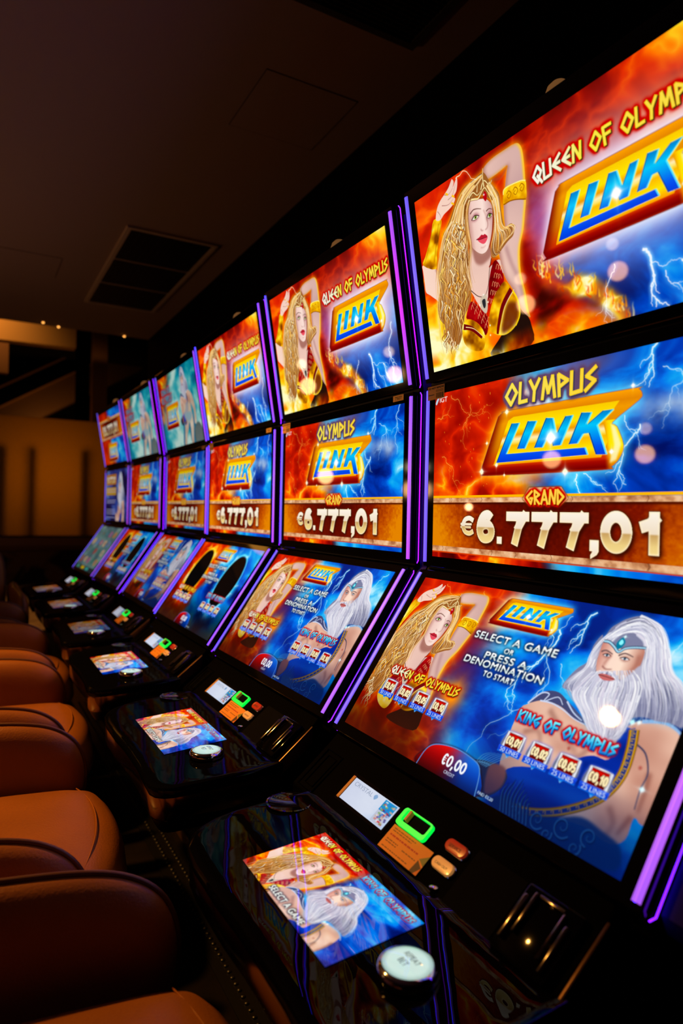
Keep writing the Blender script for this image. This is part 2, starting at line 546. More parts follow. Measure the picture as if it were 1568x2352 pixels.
    def greek(s, text, box, wd=.17, arch=0.):
        """Mask of angular carved-looking capitals fitted into a box."""
        x0, y0, x1, y1 = box
        tot = sum(GREEK[c][0] + .22 for c in text) - .22
        m = np.zeros((s.H, s.W), np.float32)
        h = y1 - y0
        sx = (x1 - x0) / tot
        u = 0.
        for c in text:
            for st in GREEK[c][1]:
                p = [(x0 + (u + a) * sx, y1 - b * h - arch * math.sin(math.pi * (u + a) / tot)) for a, b in st]
                for A, B in zip(p[:-1], p[1:]):
                    A, B = np.array(A), np.array(B)
                    d = (B - A) / (np.linalg.norm(B - A) + 1e-6)
                    w = wd * h
                    n = np.array([-d[1], d[0]]) * w / 2
                    A2, B2 = A - d * w * .35, B + d * w * .35
                    q = np.array([A2 + n, B2 + n, B2 - n, A2 - n])
                    m = np.maximum(m, s.edges(q, np.roll(q, -1, 0)))
            u += GREEK[c][0] + .22
        return m
    def digits(s, text, box, wd=.24, fit=True):
        """Mask of heavy rounded figures fitted into a box."""
        x0, y0, x1, y1 = box
        h = y1 - y0
        gap = .14 + wd
        tot = sum(DIGIT[c][0] + gap for c in text) - gap
        w = wd * h
        sx = (x1 - x0 - w) / tot if fit else h
        u, P0, P1 = 0., [], []
        def quad(q):
            ar = sum(q[i - 1][0] * q[i][1] - q[i][0] * q[i - 1][1] for i in range(4))
            q = np.array(q if ar > 0 else q[::-1])
            P0.append(q)
            P1.append(np.roll(q, -1, 0))
        for c in text:
            for st in DIGIT[c][1]:
                ww = w * (.45 if c == '€' and len(st) == 2 else 1)
                p = np.array([(x0 + w / 2 + (u + a) * sx, y1 - w / 2 - b * (h - w)) for a, b in st])
                if len(st) > 5:
                    p = _smooth(p, 4, False)
                    e = 0
                else:
                    e = .5
                for i in range(len(p) - 1):
                    d = p[i + 1] - p[i]
                    d = d / (np.linalg.norm(d) + 1e-6) * ww
                    n = np.array([-d[1], d[0]]) / 2
                    if not e:
                        d = d * .12
                    A, B = p[i] - d * e - (0 if e else d), p[i + 1] + d * e + (0 if e else d)
                    quad([A + n, B + n, B - n, A - n])
            u += DIGIT[c][0] + gap
        return s.edges(np.concatenate(P0), np.concatenate(P1))
    def bold(s, m, r):
        return np.clip(gauss(m, r * s.S) * 1.9, 0, 1)
    def title(s, text, box, face, edge=(190, 12, 5), side=(70, 40, 20), arch=0., wd=.17, glow=None):
        h = box[3] - box[1]
        m = s.greek(text, box, wd, arch)
        k = h * .16
        big = np.clip(gauss(m, k * s.S) * 6.5, 0, 1)
        if glow:
            s.add(np.clip(gauss(m, h * .5 * s.S) * 1.3, 0, 1), glow)
        s.put(big, edge)
        d = max(1, int(round(h * .09 * s.S)))
        for i in range(1, d + 1):
            s.put(np.roll(np.roll(m, i, 0), i, 1), side)
        s.put(m, face)
        inner = np.clip(gauss(m, h * .05 * s.S) * 1.2 - .55, 0, 1)
        s.add(inner * m, (255, 255, 255), .35)
    def bolt(s, a, b, col=(225, 245, 255), w=1.6, glow=(60, 160, 255), seed=0, depth=5, branch=3, k=.9):
        g = np.random.default_rng(seed)
        def path(a, b, n, amp):
            p = [np.array(a, float), np.array(b, float)]
            for _ in range(n):
                q = [p[0]]
                for u, v in zip(p[:-1], p[1:]):
                    d = v - u
                    q += [(u + v) / 2 + np.array([-d[1], d[0]]) * (g.random() - .5) * amp, v]
                p = q
            return np.array(p)
        main = path(a, b, depth, .45)
        ps = [(main, w)]
        L = np.linalg.norm(main[-1] - main[0])
        for _ in range(branch):
            i = int(g.integers(len(main) // 5, len(main) - 2))
            an = g.random() * 1.8 - .9
            d = (main[-1] - main[0]) / L
            d = np.array([d[0] * math.cos(an) - d[1] * math.sin(an), d[0] * math.sin(an) + d[1] * math.cos(an)])
            ps.append((path(main[i], main[i] + d * L * (.2 + .3 * g.random()), depth - 1, .5), w * .55))
        m = np.zeros((s.H, s.W), np.float32)
        for p, ww in ps:
            q = s.ribbon(p, ww, ww * .35, 0)
            m = np.maximum(m, s.edges(q, np.roll(q, -1, 0)))
        s.add(np.clip(gauss(m, 4 * s.S) * 2.2, 0, 1), glow, k)
        s.add(m, col, k)
    def star(s, x, y, r, col=(255, 255, 255)):
        dx, dy = np.abs(s.xx - x), np.abs(s.yy - y)
        m = np.exp(-(dx * 7 / r) - dy * 1.2 / r * 2) + np.exp(-(dy * 7 / r) - dx * 1.2 / r * 2) + 1.2 * np.exp(-(dx * dx + dy * dy) / (r * .22) ** 2)
        s.add(np.clip(m, 0, 1), col)
    def fire(s, seed, lift=0., stretch=1.):
        n1 = noise(s.H, s.W, 3 * stretch, 6, 5, seed, .55)
        n2 = noise(s.H, s.W, 4, 5, 3, seed + 1)
        n3 = noise(s.H, s.W, 4, 5, 3, seed + 2)
        n1 = warp(n1, (n2 - .5) * 130 * s.S, (n3 - .5) * 130 * s.S)
        ridge = 1 - np.abs(2 * warp(noise(s.H, s.W, 5, 7, 4, seed + 3), (n3 - .5) * 90 * s.S, (n2 - .5) * 90 * s.S) - 1)
        return np.clip((n1 - .28) * 1.5 * .55 + ridge ** 3 * .45 + lift, 0, 1)
    def clouds(s, seed, lift=0.):
        n1 = noise(s.H, s.W, 3, 4, 6, seed, .55)
        n2 = noise(s.H, s.W, 3, 3, 3, seed + 1)
        return np.clip((warp(n1, (n2 - .5) * 160 * s.S, (n2 - .5) * 90 * s.S) - .28) * 1.9 + lift, 0, 1)
    def linear(s):
        a = np.clip(s.a, 0, 1)
        g = a.mean(-1, keepdims=True)
        a = np.clip(g + (a - g) * s.sat, 0, 1)
        return np.where(a <= .04045, a / 12.92, ((a + .055) / 1.055) ** 2.4)

def xf(pts, sx, sy, ox, oy):
    return [(x * sx + ox, y * sy + oy) for x, y in pts]

QF = dict(
 armR=[(237,23),(261,16),(289,15),(317,15),(333,18),(341,28),(344,43),(344,70),(343,92),(340,124),(333,150),(326,175),(314,199),(309,223),(308,255),(314,290),(317,325),(320,341),(303,326),(288,302),(283,279),(267,253),(259,231),(256,210),(254,185),(265,173),(278,158),(279,135),(282,109),(287,92),(293,72),(298,57),(302,45),(284,47),(261,49),(244,47),(236,37)],
 band=[(289,83),(307,83),(328,86),(343,90),(344,107),(340,124),(318,116),(300,112),(281,113),(283,94)],
 hand=[(70,63),(79,43),(92,32),(107,25),(123,17),(133,8),(138,4),(143,12),(138,21),(148,12),(154,6),(154,19),(148,33),(138,40),(142,47),(133,55),(119,60),(100,64),(88,70),(77,70)],
 cuff=[(62,63),(88,70),(84,86),(72,108),(61,138),(51,168),(6,146),(17,130),(32,112),(48,89)],
 armL=[(6,146),(51,168),(64,199),(53,241),(39,233),(19,218),(5,207),(4,184),(3,160)],
 hair=[(234,30),(209,33),(177,34),(156,44),(136,62),(118,81),(101,96),(89,105),(89,125),(75,142),(71,163),(57,179),(63,205),(51,227),(42,256),(45,280),(60,299),(58,328),(80,351),(102,349),(121,320),(133,290),(152,273),(161,243),(153,209),(165,181),(162,159),(156,116),(169,79),(184,68),(222,70),(238,81),(256,101),(257,131),(242,166),(232,192),(243,202),(280,184),(298,177),(303,163),(296,153),(277,152),(273,118),(272,90),(263,73),(249,53)],
 face=[(182,71),(203,73),(232,82),(247,98),(248,118),(243,142),(238,156),(229,173),(219,182),(206,183),(192,175),(178,160),(172,141),(176,123),(175,102),(175,85)],
 chest=[(175,155),(203,178),(226,172),(231,202),(222,216),(253,209),(262,236),(234,251),(212,268),(197,298),(183,288),(165,257),(155,238),(150,205),(162,181)],
 scaleR=[(242,207),(254,223),(261,251),(248,263),(228,274),(208,290),(214,254),(227,221)],
 scaleL=[(156,268),(179,286),(201,308),(199,337),(188,347),(174,321),(150,305),(135,297)],
 cupR=[(263,256),(278,276),(291,299),(293,329),(278,349),(250,359),(222,353),(205,339),(206,314),(224,281),(245,263)],
 cupL=[(123,307),(150,305),(179,328),(188,352),(177,375),(146,371),(122,353),(117,330)],
 waist=[(297,300),(311,331),(321,355),(315,393),(200,393),(240,355)],
 g1=[(228,33),(183,39),(154,56),(131,86),(103,108),(91,132),(74,164),(65,195),(60,238),(57,294),(66,350)],
 g2=[(230,38),(200,54),(171,69),(161,107),(159,148),(152,177),(150,209),(151,241),(131,278),(100,345)],
 g3=[(248,55),(266,88),(268,116),(271,152),(296,157),(299,171),(275,179),(262,188)],
 g4=[(236,60),(250,95),(253,127),(247,157),(237,180),(240,197),(255,200)])

def woman(c, sx=1., sy=1., ox=0., oy=0., lower=True):
    """A generic golden-haired woman with raised arms, tiara and gold-and-red armour."""
    P = lambda n: xf(QF[n], sx, sy, ox, oy)
    X = lambda p: xf(p, sx, sy, ox, oy)
    k = (sx + sy) / 2
    u = (c.xx - ox) / sx
    v = (c.yy - oy) / sy
    skin = ramp(np.clip((u - 60) / 300 * .6 + noise(c.H, c.W, 4, 4, 3, 5) * .35 + .1, 0, 1), [(0, (250, 222, 205)), (.5, (240, 205, 190)), (1, (196, 160, 158))])
    out = np.clip(gauss(np.maximum(c.pmask(P('armR'), 4), c.pmask(P('hair'), 4)), 9 * k * c.S) * 1.6, 0, 1)
    c.add(out, (255, 190, 30), .75)
    gold = ramp(np.clip(noise(c.H, c.W, 14, 22, 3, 9) * 1.5 - .25, 0, 1), [(0, (120, 60, 0)), (.35, (215, 150, 10)), (.7, (255, 220, 50)), (1, (255, 250, 190))])
    if lower:
        c.poly(P('waist'), (30, 14, 10), 4)
        c.poly(P('chest'), skin, 4)
    # far arm
    c.poly(P('armL'), skin, 4)
    c.line(X([(50, 168), (62, 199), (54, 238)]), (160, 100, 90), 6 * k, 2 * k, 4, 2, .6)
    c.poly(P('cuff'), gold, 3)
    for q in ([(60, 70), (30, 120), (10, 146)], [(78, 76), (60, 120), (44, 160)], [(86, 72), (72, 112), (54, 164)]):
        c.line(X(q), (130, 70, 0), 2 * k, 1, 4, .6, .7)
    c.poly(P('hand'), skin, 4)
    for q in ([(107, 25), (122, 30), (138, 22)], [(118, 40), (134, 36), (147, 18)], [(96, 44), (118, 50), (136, 44)], [(79, 50), (86, 60), (88, 68)]):
        c.line(X(q), (150, 95, 90), 1.6 * k, .5, 4, .3, .8)
    for x, y in ((112, 24), (132, 36), (128, 50)):
        c.line(X([(x, y), (x + 8, y + 6)]), (250, 190, 40), 4 * k, 4 * k, 0)
    # raised arm
    m = c.pmask(P('armR'), 4)
    c.put(m, skin)
    rim = np.clip(m - np.roll(gauss(m, 3 * k * c.S), -int(5 * k * c.S), 1), 0, 1)
    c.put(rim, (255, 205, 40), .95)
    sh = np.clip(m - np.roll(gauss(m, 5 * k * c.S), int(6 * k * c.S), 1), 0, 1)
    c.put(sh, (165, 110, 100), .75)
    c.line(X([(302, 46), (282, 60), (262, 56), (246, 50)]), (150, 80, 70), 6 * k, 3 * k, 4, 2.2, .55)
    c.line(X([(275, 190), (285, 225), (300, 260), (308, 300)]), (150, 105, 110), 9 * k, 5 * k, 4, 3.5, .5)
    c.poly(P('band'), gold, 3)
    for x in (298, 316, 333):
        c.line(X([(x - 6, 96), (x, 92), (x + 6, 99), (x, 106), (x - 5, 101), (x, 98)]), (150, 85, 0), 1.6 * k, 1.2 * k, 4)
    c.line(X([(283, 94), (289, 84), (328, 86), (344, 91)]), (255, 245, 150), 2 * k)
    c.line(X([(281, 112), (300, 112), (318, 116), (340, 124)]), (140, 80, 0), 2 * k)
    # hair behind the face
    c.poly(P('hair'), (150, 95, 45), 4)
    hc = [(250, 226, 178), (236, 200, 140), (255, 240, 205), (214, 164, 96), (190, 128, 60), (240, 170, 60), (255, 215, 120), (226, 190, 150)]
    dk = [(110, 60, 20), (80, 42, 18), (140, 84, 34)]
    for r in range(4):
        c.strands(P('g1'), P('g2'), int(34 * k) + 8, dk, (2 * k, 5 * k), 14 * k, 3 + r, -.02, 1.0)
        c.strands(P('g1'), P('g2'), int(75 * k) + 10, hc, (1.2 * k, 3.4 * k), 15 * k, 30 + r, -.12, 1.02)
    g = np.random.default_rng(50)
    for _ in range(int(90 * k) + 10):
        t, q = g.random(), .3 + .7 * g.random()
        a, b = QF['g1'][int(q * 10)], QF['g2'][min(int(q * 10), 9)]
        x, y = a[0] * (1 - t) + b[0] * t - 4, a[1] * (1 - t) + b[1] * t + 10 * g.random()
        L, A, ph = 26 + 30 * g.random(), 4 + 7 * g.random(), g.random() * 6.3
        arc = [(x - L * .12 * i / 7 + A * math.sin(ph + i * .75), y + L * i / 7) for i in range(8)]
        c.line(X([(p + 1.3, r + .8) for p, r in arc]), dk[int(g.integers(3))], 3.6 * k, .5, 3)
        c.line(X(arc), hc[int(g.integers(8))], 3.4 * k, .6, 3)
    c.strands(P('g4'), P('g3'), int(30 * k) + 8, dk, (1.5 * k, 3 * k), 3 * k, 5)
    c.strands(P('g4'), P('g3'), int(80 * k) + 10, hc, (1. * k, 2.4 * k), 3 * k, 4, -.1, 1.1)
    # face
    fm = c.pmask(P('face'), 4)
    c.put(np.clip(gauss(fm, 5 * k * c.S) * 1.2, 0, 1), (110, 60, 35), .8)
    fsk = ramp(np.clip((u - 172) / 80, 0, 1), [(0, (190, 140, 130)), (.22, (238, 205, 196)), (.62, (250, 226, 216)), (1, (196, 150, 146))])
    c.put(fm, fsk)
    neck = X([(178, 160), (192, 176), (206, 184), (219, 183), (230, 173), (233, 192), (222, 200), (200, 204), (182, 192)])
    c.poly(neck, (150, 96, 86), 4, 3 * k, .8)
    c.put(fm, fsk)
    for cx, cy, w in ((197, 106, 13), (239, 117, 9)):
        c.poly(X([(cx - w, cy + 1), (cx, cy - 8), (cx + w, cy), (cx, cy + 7)]), (150, 80, 90), 4, 2.5 * k, .75)
        c.poly(X([(cx - w * .75, cy + 1.5), (cx - 1, cy - 3.2), (cx + w * .8, cy + 1), (cx, cy + 4)]), (240, 235, 215), 4)
        c.poly(X([(cx - 3, cy), (cx + 1, cy - 3.4), (cx + 5, cy), (cx + 1, cy + 3.8)]), (120, 140, 30), 4)
        c.poly(X([(cx - .5, cy), (cx + 1, cy - 1.8), (cx + 2.6, cy), (cx + 1, cy + 1.9)]), (10, 12, 5), 4)
        c.line(X([(cx - w * .9, cy + 2), (cx - 1, cy - 4), (cx + w * .95, cy + 1)]), (35, 14, 20), 2.2 * k, 1.4 * k, 4)
        c.line(X([(cx - w * .7, cy + 3), (cx, cy + 5), (cx + w * .8, cy + 2)]), (90, 40, 50), 1 * k, .6 * k, 4)
    c.line(X([(183, 94), (193, 89.5), (204, 91), (217, 96)]), (90, 52, 44), 2.8 * k, 1 * k, 4, .4)
    c.line(X([(231, 106), (239, 104), (248, 108)]), (90, 52, 44), 2.4 * k, 1 * k, 4, .4)
    c.line(X([(223, 100), (229, 114), (230, 126)]), (205, 160, 152), 3 * k, 2 * k, 4, 1.2 * k, .7)
    c.line(X([(230, 118), (232, 130), (229, 138), (222, 140)]), (150, 95, 92), 2 * k, 1.4 * k, 4, .7, .8)
    c.line(X([(210, 134), (212, 138), (217, 139)]), (140, 85, 82), 1.8 * k, 1 * k, 4, .5, .8)
    c.poly(X([(193, 150), (202, 148.5), (210, 145.5), (215, 148), (220, 147.5), (227, 155), (215, 154.5), (204, 153)]), (176, 34, 52), 3)
    c.poly(X([(197, 152), (206, 153), (216, 155), (227, 156), (222, 163), (214, 165.5), (204, 160)]), (222, 84, 100), 3)
    c.line(X([(193, 150), (206, 153.5), (216, 154.5), (227, 155.5)]), (90, 14, 24), 1.5 * k, 1 * k, 4)
    c.line(X([(204, 170), (212, 172), (220, 170)]), (200, 150, 140), 2.4 * k, 1.5 * k, 4, 1.4, .7)
    # tiara
    for q, w in (([(176, 78), (186, 68), (200, 70), (212, 73), (222, 66), (233, 60), (242, 72), (256, 90)], 4.5), ([(184, 62), (198, 56), (210, 66), (222, 62)], 3), ([(222, 60), (233, 46), (246, 60), (256, 78)], 3), ([(232, 58), (231, 40), (234, 22)], 3), ([(210, 60), (214, 46)], 2.4), ([(248, 62), (256, 54)], 2.4)):
        c.line(X(q), (120, 70, 40), (w + 2) * k, 1.5 * k, 4)
        c.line(X(q), (255, 232, 170), w * k, 1 * k, 4)
    c.poly(X([(232, 66), (238, 76), (233, 87), (226, 76)]), (170, 8, 20), 3)
    c.star(ox + 229 * sx, oy + 72 * sy, 5 * k)
    # front locks over face and chest
    c.strands(X([(182, 66), (168, 90), (164, 130), (168, 160), (158, 200), (160, 240)]), X([(196, 60), (180, 84), (176, 120), (178, 160), (166, 205), (176, 250)]), int(26 * k) + 6, hc[:6] + dk[:1], (1.2 * k, 2.6 * k), 3 * k, 8)
    if not lower:
        return
    c.line(X([(231, 200), (222, 222), (214, 250), (202, 268)]), (60, 30, 20), 1.8 * k, 1.2 * k)
    c.line(X([(160, 246), (178, 262), (192, 268)]), (60, 30, 20), 1.8 * k, 1.2 * k)
    red = ramp(noise(c.H, c.W, 20, 24, 3, 12), [(0, (60, 0, 4)), (.5, (140, 6, 14)), (1, (205, 30, 30))])
    for n in ('scaleR', 'scaleL'):
        c.poly(P(n), red, 3)
    for i in range(5):
        for j in range(3):
            x, y = 246 - i * 8 + j * 6, 216 + i * 15 + j * 3
            c.line(X([(x - 5, y + 9), (x, y), (x + 5, y + 11)]), (235, 170, 120), 1.3 * k, .7, 3)
            x, y = 158 + i * 9 + j * 5, 276 + i * 12 - j * 6
            c.line(X([(x - 4, y + 9), (x, y), (x + 5, y + 10)]), (235, 170, 120), 1.3 * k, .7, 3)
    for n, d in (('cupR', [(278, 276), (250, 300), (232, 335), (226, 353)]), ('cupL', [(123, 315), (150, 325), (178, 350)])):
        c.poly(P(n), gold, 4)
        c.line(X(d), (105, 10, 14), 13 * k, 6 * k, 4)
        c.line(X([(x + 7, y + 2) for x, y in d]), (255, 235, 170), 2 * k, 1, 4)
    c.poly(X([(262, 300), (290, 306), (288, 335), (262, 352), (238, 350)]), (90, 24, 6), 4, 4 * k, .85)
    c.line(X([(281, 279), (292, 300), (294, 328), (280, 348)]), (255, 210, 30), 4 * k, 2 * k, 4)
    c.poly(X([(186, 270), (204, 266), (206, 290), (198, 304), (184, 288)]), (205, 190, 170), 3)
    c.poly(X([(190, 276), (200, 274), (200, 288), (194, 292)]), (40, 40, 44), 3)
    for x, y in ((196, 264), (182, 282), (207, 282), (206, 330), (204, 350)):
        c.star(ox + x * sx, oy + y * sy, 5 * k, (255, 250, 220))

KF = dict(
 hair=[(538,60),(543,39),(551,29),(566,16),(590,8),(620,19),(637,34),(655,57),(660,72),(667,85),(682,97),(696,106),(712,135),(720,162),(700,162),(681,165),(659,165),(641,174),(635,193),(634,207),(623,215),(601,217),(580,207),(568,193),(550,183),(534,168),(521,160),(503,157),(508,136),(517,118),(529,103),(526,75),(533,53)],
 face=[(543,62),(570,70),(593,67),(616,62),(621,89),(618,101),(609,110),(601,120),(588,116),(568,112),(556,120),(547,106),(543,87)],
 beard=[(536,112),(557,122),(574,126),(591,123),(603,118),(611,106),(622,90),(633,115),(641,156),(639,178),(638,206),(623,216),(604,217),(581,207),(567,191),(537,173),(524,158),(529,134)],
 torso=[(443,217),(453,204),(474,189),(517,183),(545,188),(585,209),(626,213),(645,181),(676,164),(704,164),(717,171),(726,196),(730,228),(728,260),(722,302),(704,300),(704,330),(684,345),(640,340),(570,348),(469,334),(447,274)],
 toga=[(649,187),(639,188),(635,209),(635,240),(610,243),(588,255),(561,282),(483,308),(470,336),(512,380),(591,350),(635,309),(656,284),(663,254),(661,218),(656,186)],
 border=[(654,187),(661,215),(664,251),(655,282),(634,309),(590,340),(540,360),(490,366)],
 arm=[(656,186),(677,166),(704,164),(717,171),(726,196),(730,228),(728,260),(722,302),(704,295),(698,261),(700,237),(682,214),(664,205)],
 shoul=[(452,202),(461,187),(478,172),(502,168),(525,177),(565,195),(572,203),(549,200),(520,190),(492,188),(474,191)],
 hand=[(383,349),(392,329),(427,318),(461,318),(481,327),(476,353),(448,375),(409,372)],
 hg1=[(575,26),(545,50),(531,86),(532,114),(518,135),(512,156),(540,172)],
 hg2=[(575,34),(556,58),(547,91),(546,115),(545,137),(549,160),(566,188)],
 hg3=[(585,10),(627,24),(652,60),(667,89),(691,108),(712,137),(716,164)],
 hg4=[(580,34),(612,48),(620,71),(627,97),(640,123),(650,145),(660,168)],
 bg1=[(548,118),(534,146),(532,165),(560,187),(584,207),(606,217)],
 bg2=[(612,100),(634,120),(640,149),(640,180),(636,200),(626,214)])

def man(c, sx=1., sy=1., ox=0., oy=0., body=True):
    """A generic white-bearded man with long hair, a jewelled circlet and a blue sash."""
    P = lambda n: xf(KF[n], sx, sy, ox, oy)
    X = lambda p: xf(p, sx, sy, ox, oy)
    k = (sx + sy) / 2
    u, v = (c.xx - ox) / sx, (c.yy - oy) / sy
    skin = ramp(np.clip(noise(c.H, c.W, 5, 6, 3, 31) * 1.3 - .15, 0, 1), [(0, (176, 120, 104)), (.5, (226, 184, 164)), (1, (246, 220, 204))])
    wh = [(238, 238, 246), (205, 205, 222), (255, 255, 255), (170, 172, 196), (222, 216, 230)]
    dk = [(90, 92, 118), (60, 64, 92), (130, 130, 156)]
    if body:
        c.poly(P('torso'), skin, 4)
        for q in ([(500, 200), (540, 226), (580, 250)], [(470, 250), (500, 240), (520, 280)], [(600, 220), (590, 250), (566, 262)], [(664, 300), (680, 320), (672, 345)]):
            c.line(X(q), (120, 72, 64), 9 * k, 3 * k, 4, 4 * k, .55)
        c.poly(P('arm'), skin, 4)
        for q in ([(700, 237), (704, 262), (706, 292)], [(726, 200), (729, 236), (724, 280)], [(700, 300), (690, 330)]):
            c.line(X(q), (120, 66, 56), 9 * k, 4 * k, 4, 3 * k, .6)
        c.line(X([(664, 205), (684, 214), (698, 238), (697, 262), (700, 290)]), (60, 62, 90), 3 * k, 1.5 * k)
        for x, y in ((685, 235), (565, 247)):
            c.poly(X([(x - 3, y), (x, y - 3), (x + 3, y), (x, y + 3)]), (170, 90, 80), 4, .6)
        blue = ramp(np.clip(warp(noise(c.H, c.W, 10, 5, 3, 40), (v - u) * .3 * c.S, 0) * 1.2 - .1, 0, 1), [(0, (0, 18, 90)), (.5, (4, 50, 160)), (1, (24, 96, 215))])
        c.poly(P('toga'), blue, 4)
        c.line(P('border'), (120, 80, 10), 17 * k, 13 * k)
        c.line(P('border'), (200, 150, 25), 13 * k, 10 * k)
        c.line(P('border'), (24, 50, 120), 8 * k, 6 * k)
        b = _smooth(P('border'), 8, False)
        for i in range(1, len(b) - 1, 2):
            d = b[i + 1] - b[i - 1]
            d = d / (np.linalg.norm(d) + 1e-6) * 2.6 * k
            n = np.array([-d[1], d[0]])
            c.line([b[i] - n - d, b[i] + n - d, b[i] + n + d * .4, b[i] - n * .2 + d * .4], (205, 160, 50), 1.3 * k, 1.3 * k, 0)
        c.poly(P('shoul'), (70, 74, 112), 4)
        for q in ([(452, 202), (470, 178), (486, 176), (482, 190), (505, 176), (520, 186)], [(474, 191), (498, 189), (524, 193), (550, 201), (572, 204)], [(525, 178), (545, 192), (566, 200)]):
            c.line(X(q), (205, 215, 240), 3 * k, 1.4 * k, 4)
        c.line(X([(660, 172), (690, 164), (712, 168), (728, 178)]), (150, 180, 220), 6 * k, 3 * k, 4)
        c.poly(P('hand'), (40, 52, 74), 4)
        c.line(X([(395, 330), (430, 322), (474, 330)]), (130, 200, 240), 2 * k, 1)
        c.poly(X([(436, 322), (470, 316), (478, 345), (452, 366)]), (150, 92, 80), 4, 2 * k)
        for i in range(7):
            c.line(X([(405 + i * 4, 328), (412 + i * 7, 312 - i), (428 + i * 8, 302 - i * 2)]), (120, 200, 240), 2 * k, .4, 4, 0, .8)
    c.put(np.clip(gauss(c.pmask(P('hair'), 4), 8 * k * c.S) * 1.3, 0, 1), (120, 200, 245), .5)
    c.poly(P('hair'), (128, 130, 158), 4)
    for a, b, n, sd in (('hg1', 'hg2', 90, 2), ('hg4', 'hg3', 130, 3)):
        c.strands(P(a), P(b), int(n * .35 * k) + 8, dk, (1.5 * k, 3 * k), 4 * k, sd)
        c.strands(P(a), P(b), int(n * 1.5 * k) + 12, wh, (.9 * k, 2.2 * k), 4 * k, sd + 9, -.12, 1.15)
    c.strands(X([(545, 52), (560, 30), (590, 16), (620, 26), (648, 56)]), X([(548, 60), (570, 44), (594, 38), (612, 44), (632, 66)]), int(90 * k) + 10, wh + dk[:1], (1 * k, 2.6 * k), 3 * k, 21, -.2, 1)
    fm = c.pmask(P('face'), 4)
    c.put(np.clip(gauss(fm, 4 * k * c.S) * 1.1, 0, 1), (96, 84, 100), .7)
    c.put(fm, ramp(np.clip((u - 540) / 82, 0, 1), [(0, (196, 130, 118)), (.35, (250, 222, 206)), (.6, (252, 226, 208)), (1, (176, 112, 96))]))
    for cx, cy, w in ((558, 86, 8), (591, 85, 9)):
        c.poly(X([(cx - w, cy), (cx, cy - 5), (cx + w, cy), (cx, cy + 5)]), (150, 92, 84), 4, 1.6 * k, .7)
        c.poly(X([(cx - w * .8, cy), (cx, cy - 2.4), (cx + w * .8, cy), (cx, cy + 2.2)]), (232, 232, 236), 4)
        c.poly(X([(cx - 2.4, cy), (cx, cy - 2.6), (cx + 2.4, cy), (cx, cy + 2.5)]), (40, 70, 90), 4)
        c.line(X([(cx - w, cy + .5), (cx, cy - 2.8), (cx + w, cy)]), (50, 30, 34), 1.6 * k, 1 * k, 4)
    c.line(X([(545, 82), (553, 78), (567, 82)]), (110, 84, 84), 3.4 * k, 1.6 * k, 4, .4)
    c.line(X([(578, 82), (588, 76), (604, 79)]), (110, 84, 84), 3.4 * k, 1.6 * k, 4, .4)
    c.line(X([(566, 84), (561, 96), (560, 104)]), (170, 108, 96), 4 * k, 3 * k, 4, 1.6 * k, .7)
    c.line(X([(558, 105), (566, 109), (577, 107)]), (130, 74, 70), 2.4 * k, 1.4 * k, 4, .6, .9)
    c.line(X([(612, 74), (614, 92), (606, 108)]), (150, 92, 80), 6 * k, 4 * k, 4, 3 * k, .6)
    # beard and moustache
    c.poly(P('beard'), (186, 184, 202), 4, .8)
    c.strands(P('bg1'), P('bg2'), int(60 * k) + 8, dk, (1 * k, 2 * k), 3 * k, 14, .02, .98, .6)
    c.strands(P('bg1'), P('bg2'), int(230 * k) + 20, wh, (.9 * k, 2.2 * k), 3 * k, 15, -.04, 1.04)
    c.poly(X([(558, 120), (572, 117), (590, 121), (582, 126), (568, 127)]), (196, 110, 108), 3)
    c.line(X([(558, 121), (572, 121), (590, 122)]), (90, 44, 44), 1.4 * k, 1 * k, 4)
    c.strands(X([(572, 111), (556, 115), (544, 126)]), X([(570, 115), (558, 120), (546, 134)]), 16, wh, (1 * k, 2 * k), 1 * k, 17)
    c.strands(X([(572, 111), (590, 114), (610, 128)]), X([(572, 115), (588, 119), (604, 136)]), 18, wh, (1 * k, 2 * k), 1 * k, 18)
    # circlet
    cir = X([(541, 63), (552, 63), (564, 69), (575, 76), (584, 68), (599, 63), (618, 60)])
    c.line(cir, (40, 60, 90), 6 * k, 5 * k)
    c.line(cir, (170, 215, 235), 3.4 * k, 2.6 * k)
    c.poly(X([(572, 50), (580, 58), (577, 68), (571, 72), (565, 62)]), (0, 120, 150), 3)
    c.poly(X([(572, 54), (577, 59), (574, 64), (569, 61)]), (150, 245, 250), 3)
    if body:
        for x, y, r in ((646, 177, 13), (656, 174, 10), (699, 261, 12), (575, 48, 7)):
            c.star(ox + x * sx, oy + y * sy, r * k, (190, 250, 255))

LK = dict(L=[(445,155),(466,156),(435,211),(608,212),(613,224),(408,226)], I=[(484,155),(506,157),(480,204),(460,203)],
 N=[(525,154),(542,156),(549,183),(566,156),(583,156),(559,204),(541,204),(535,181),(520,205),(500,204)],
 K=[(598,154),(619,156),(609,175),(638,156),(659,156),(630,178),(648,226),(627,225),(613,189),(604,189),(593,204),(574,204)],
 out=[(408,146),(413,138),(424,132),(440,130),(684,129),(699,131),(705,139),(700,148),(656,176),(664,184),(676,214),(669,234),(655,246),(636,250),(387,249),(376,245),(370,234),(373,226)],
 inn=[(437,149),(450,143),(668,144),(640,176),(648,206),(637,230),(401,230)])

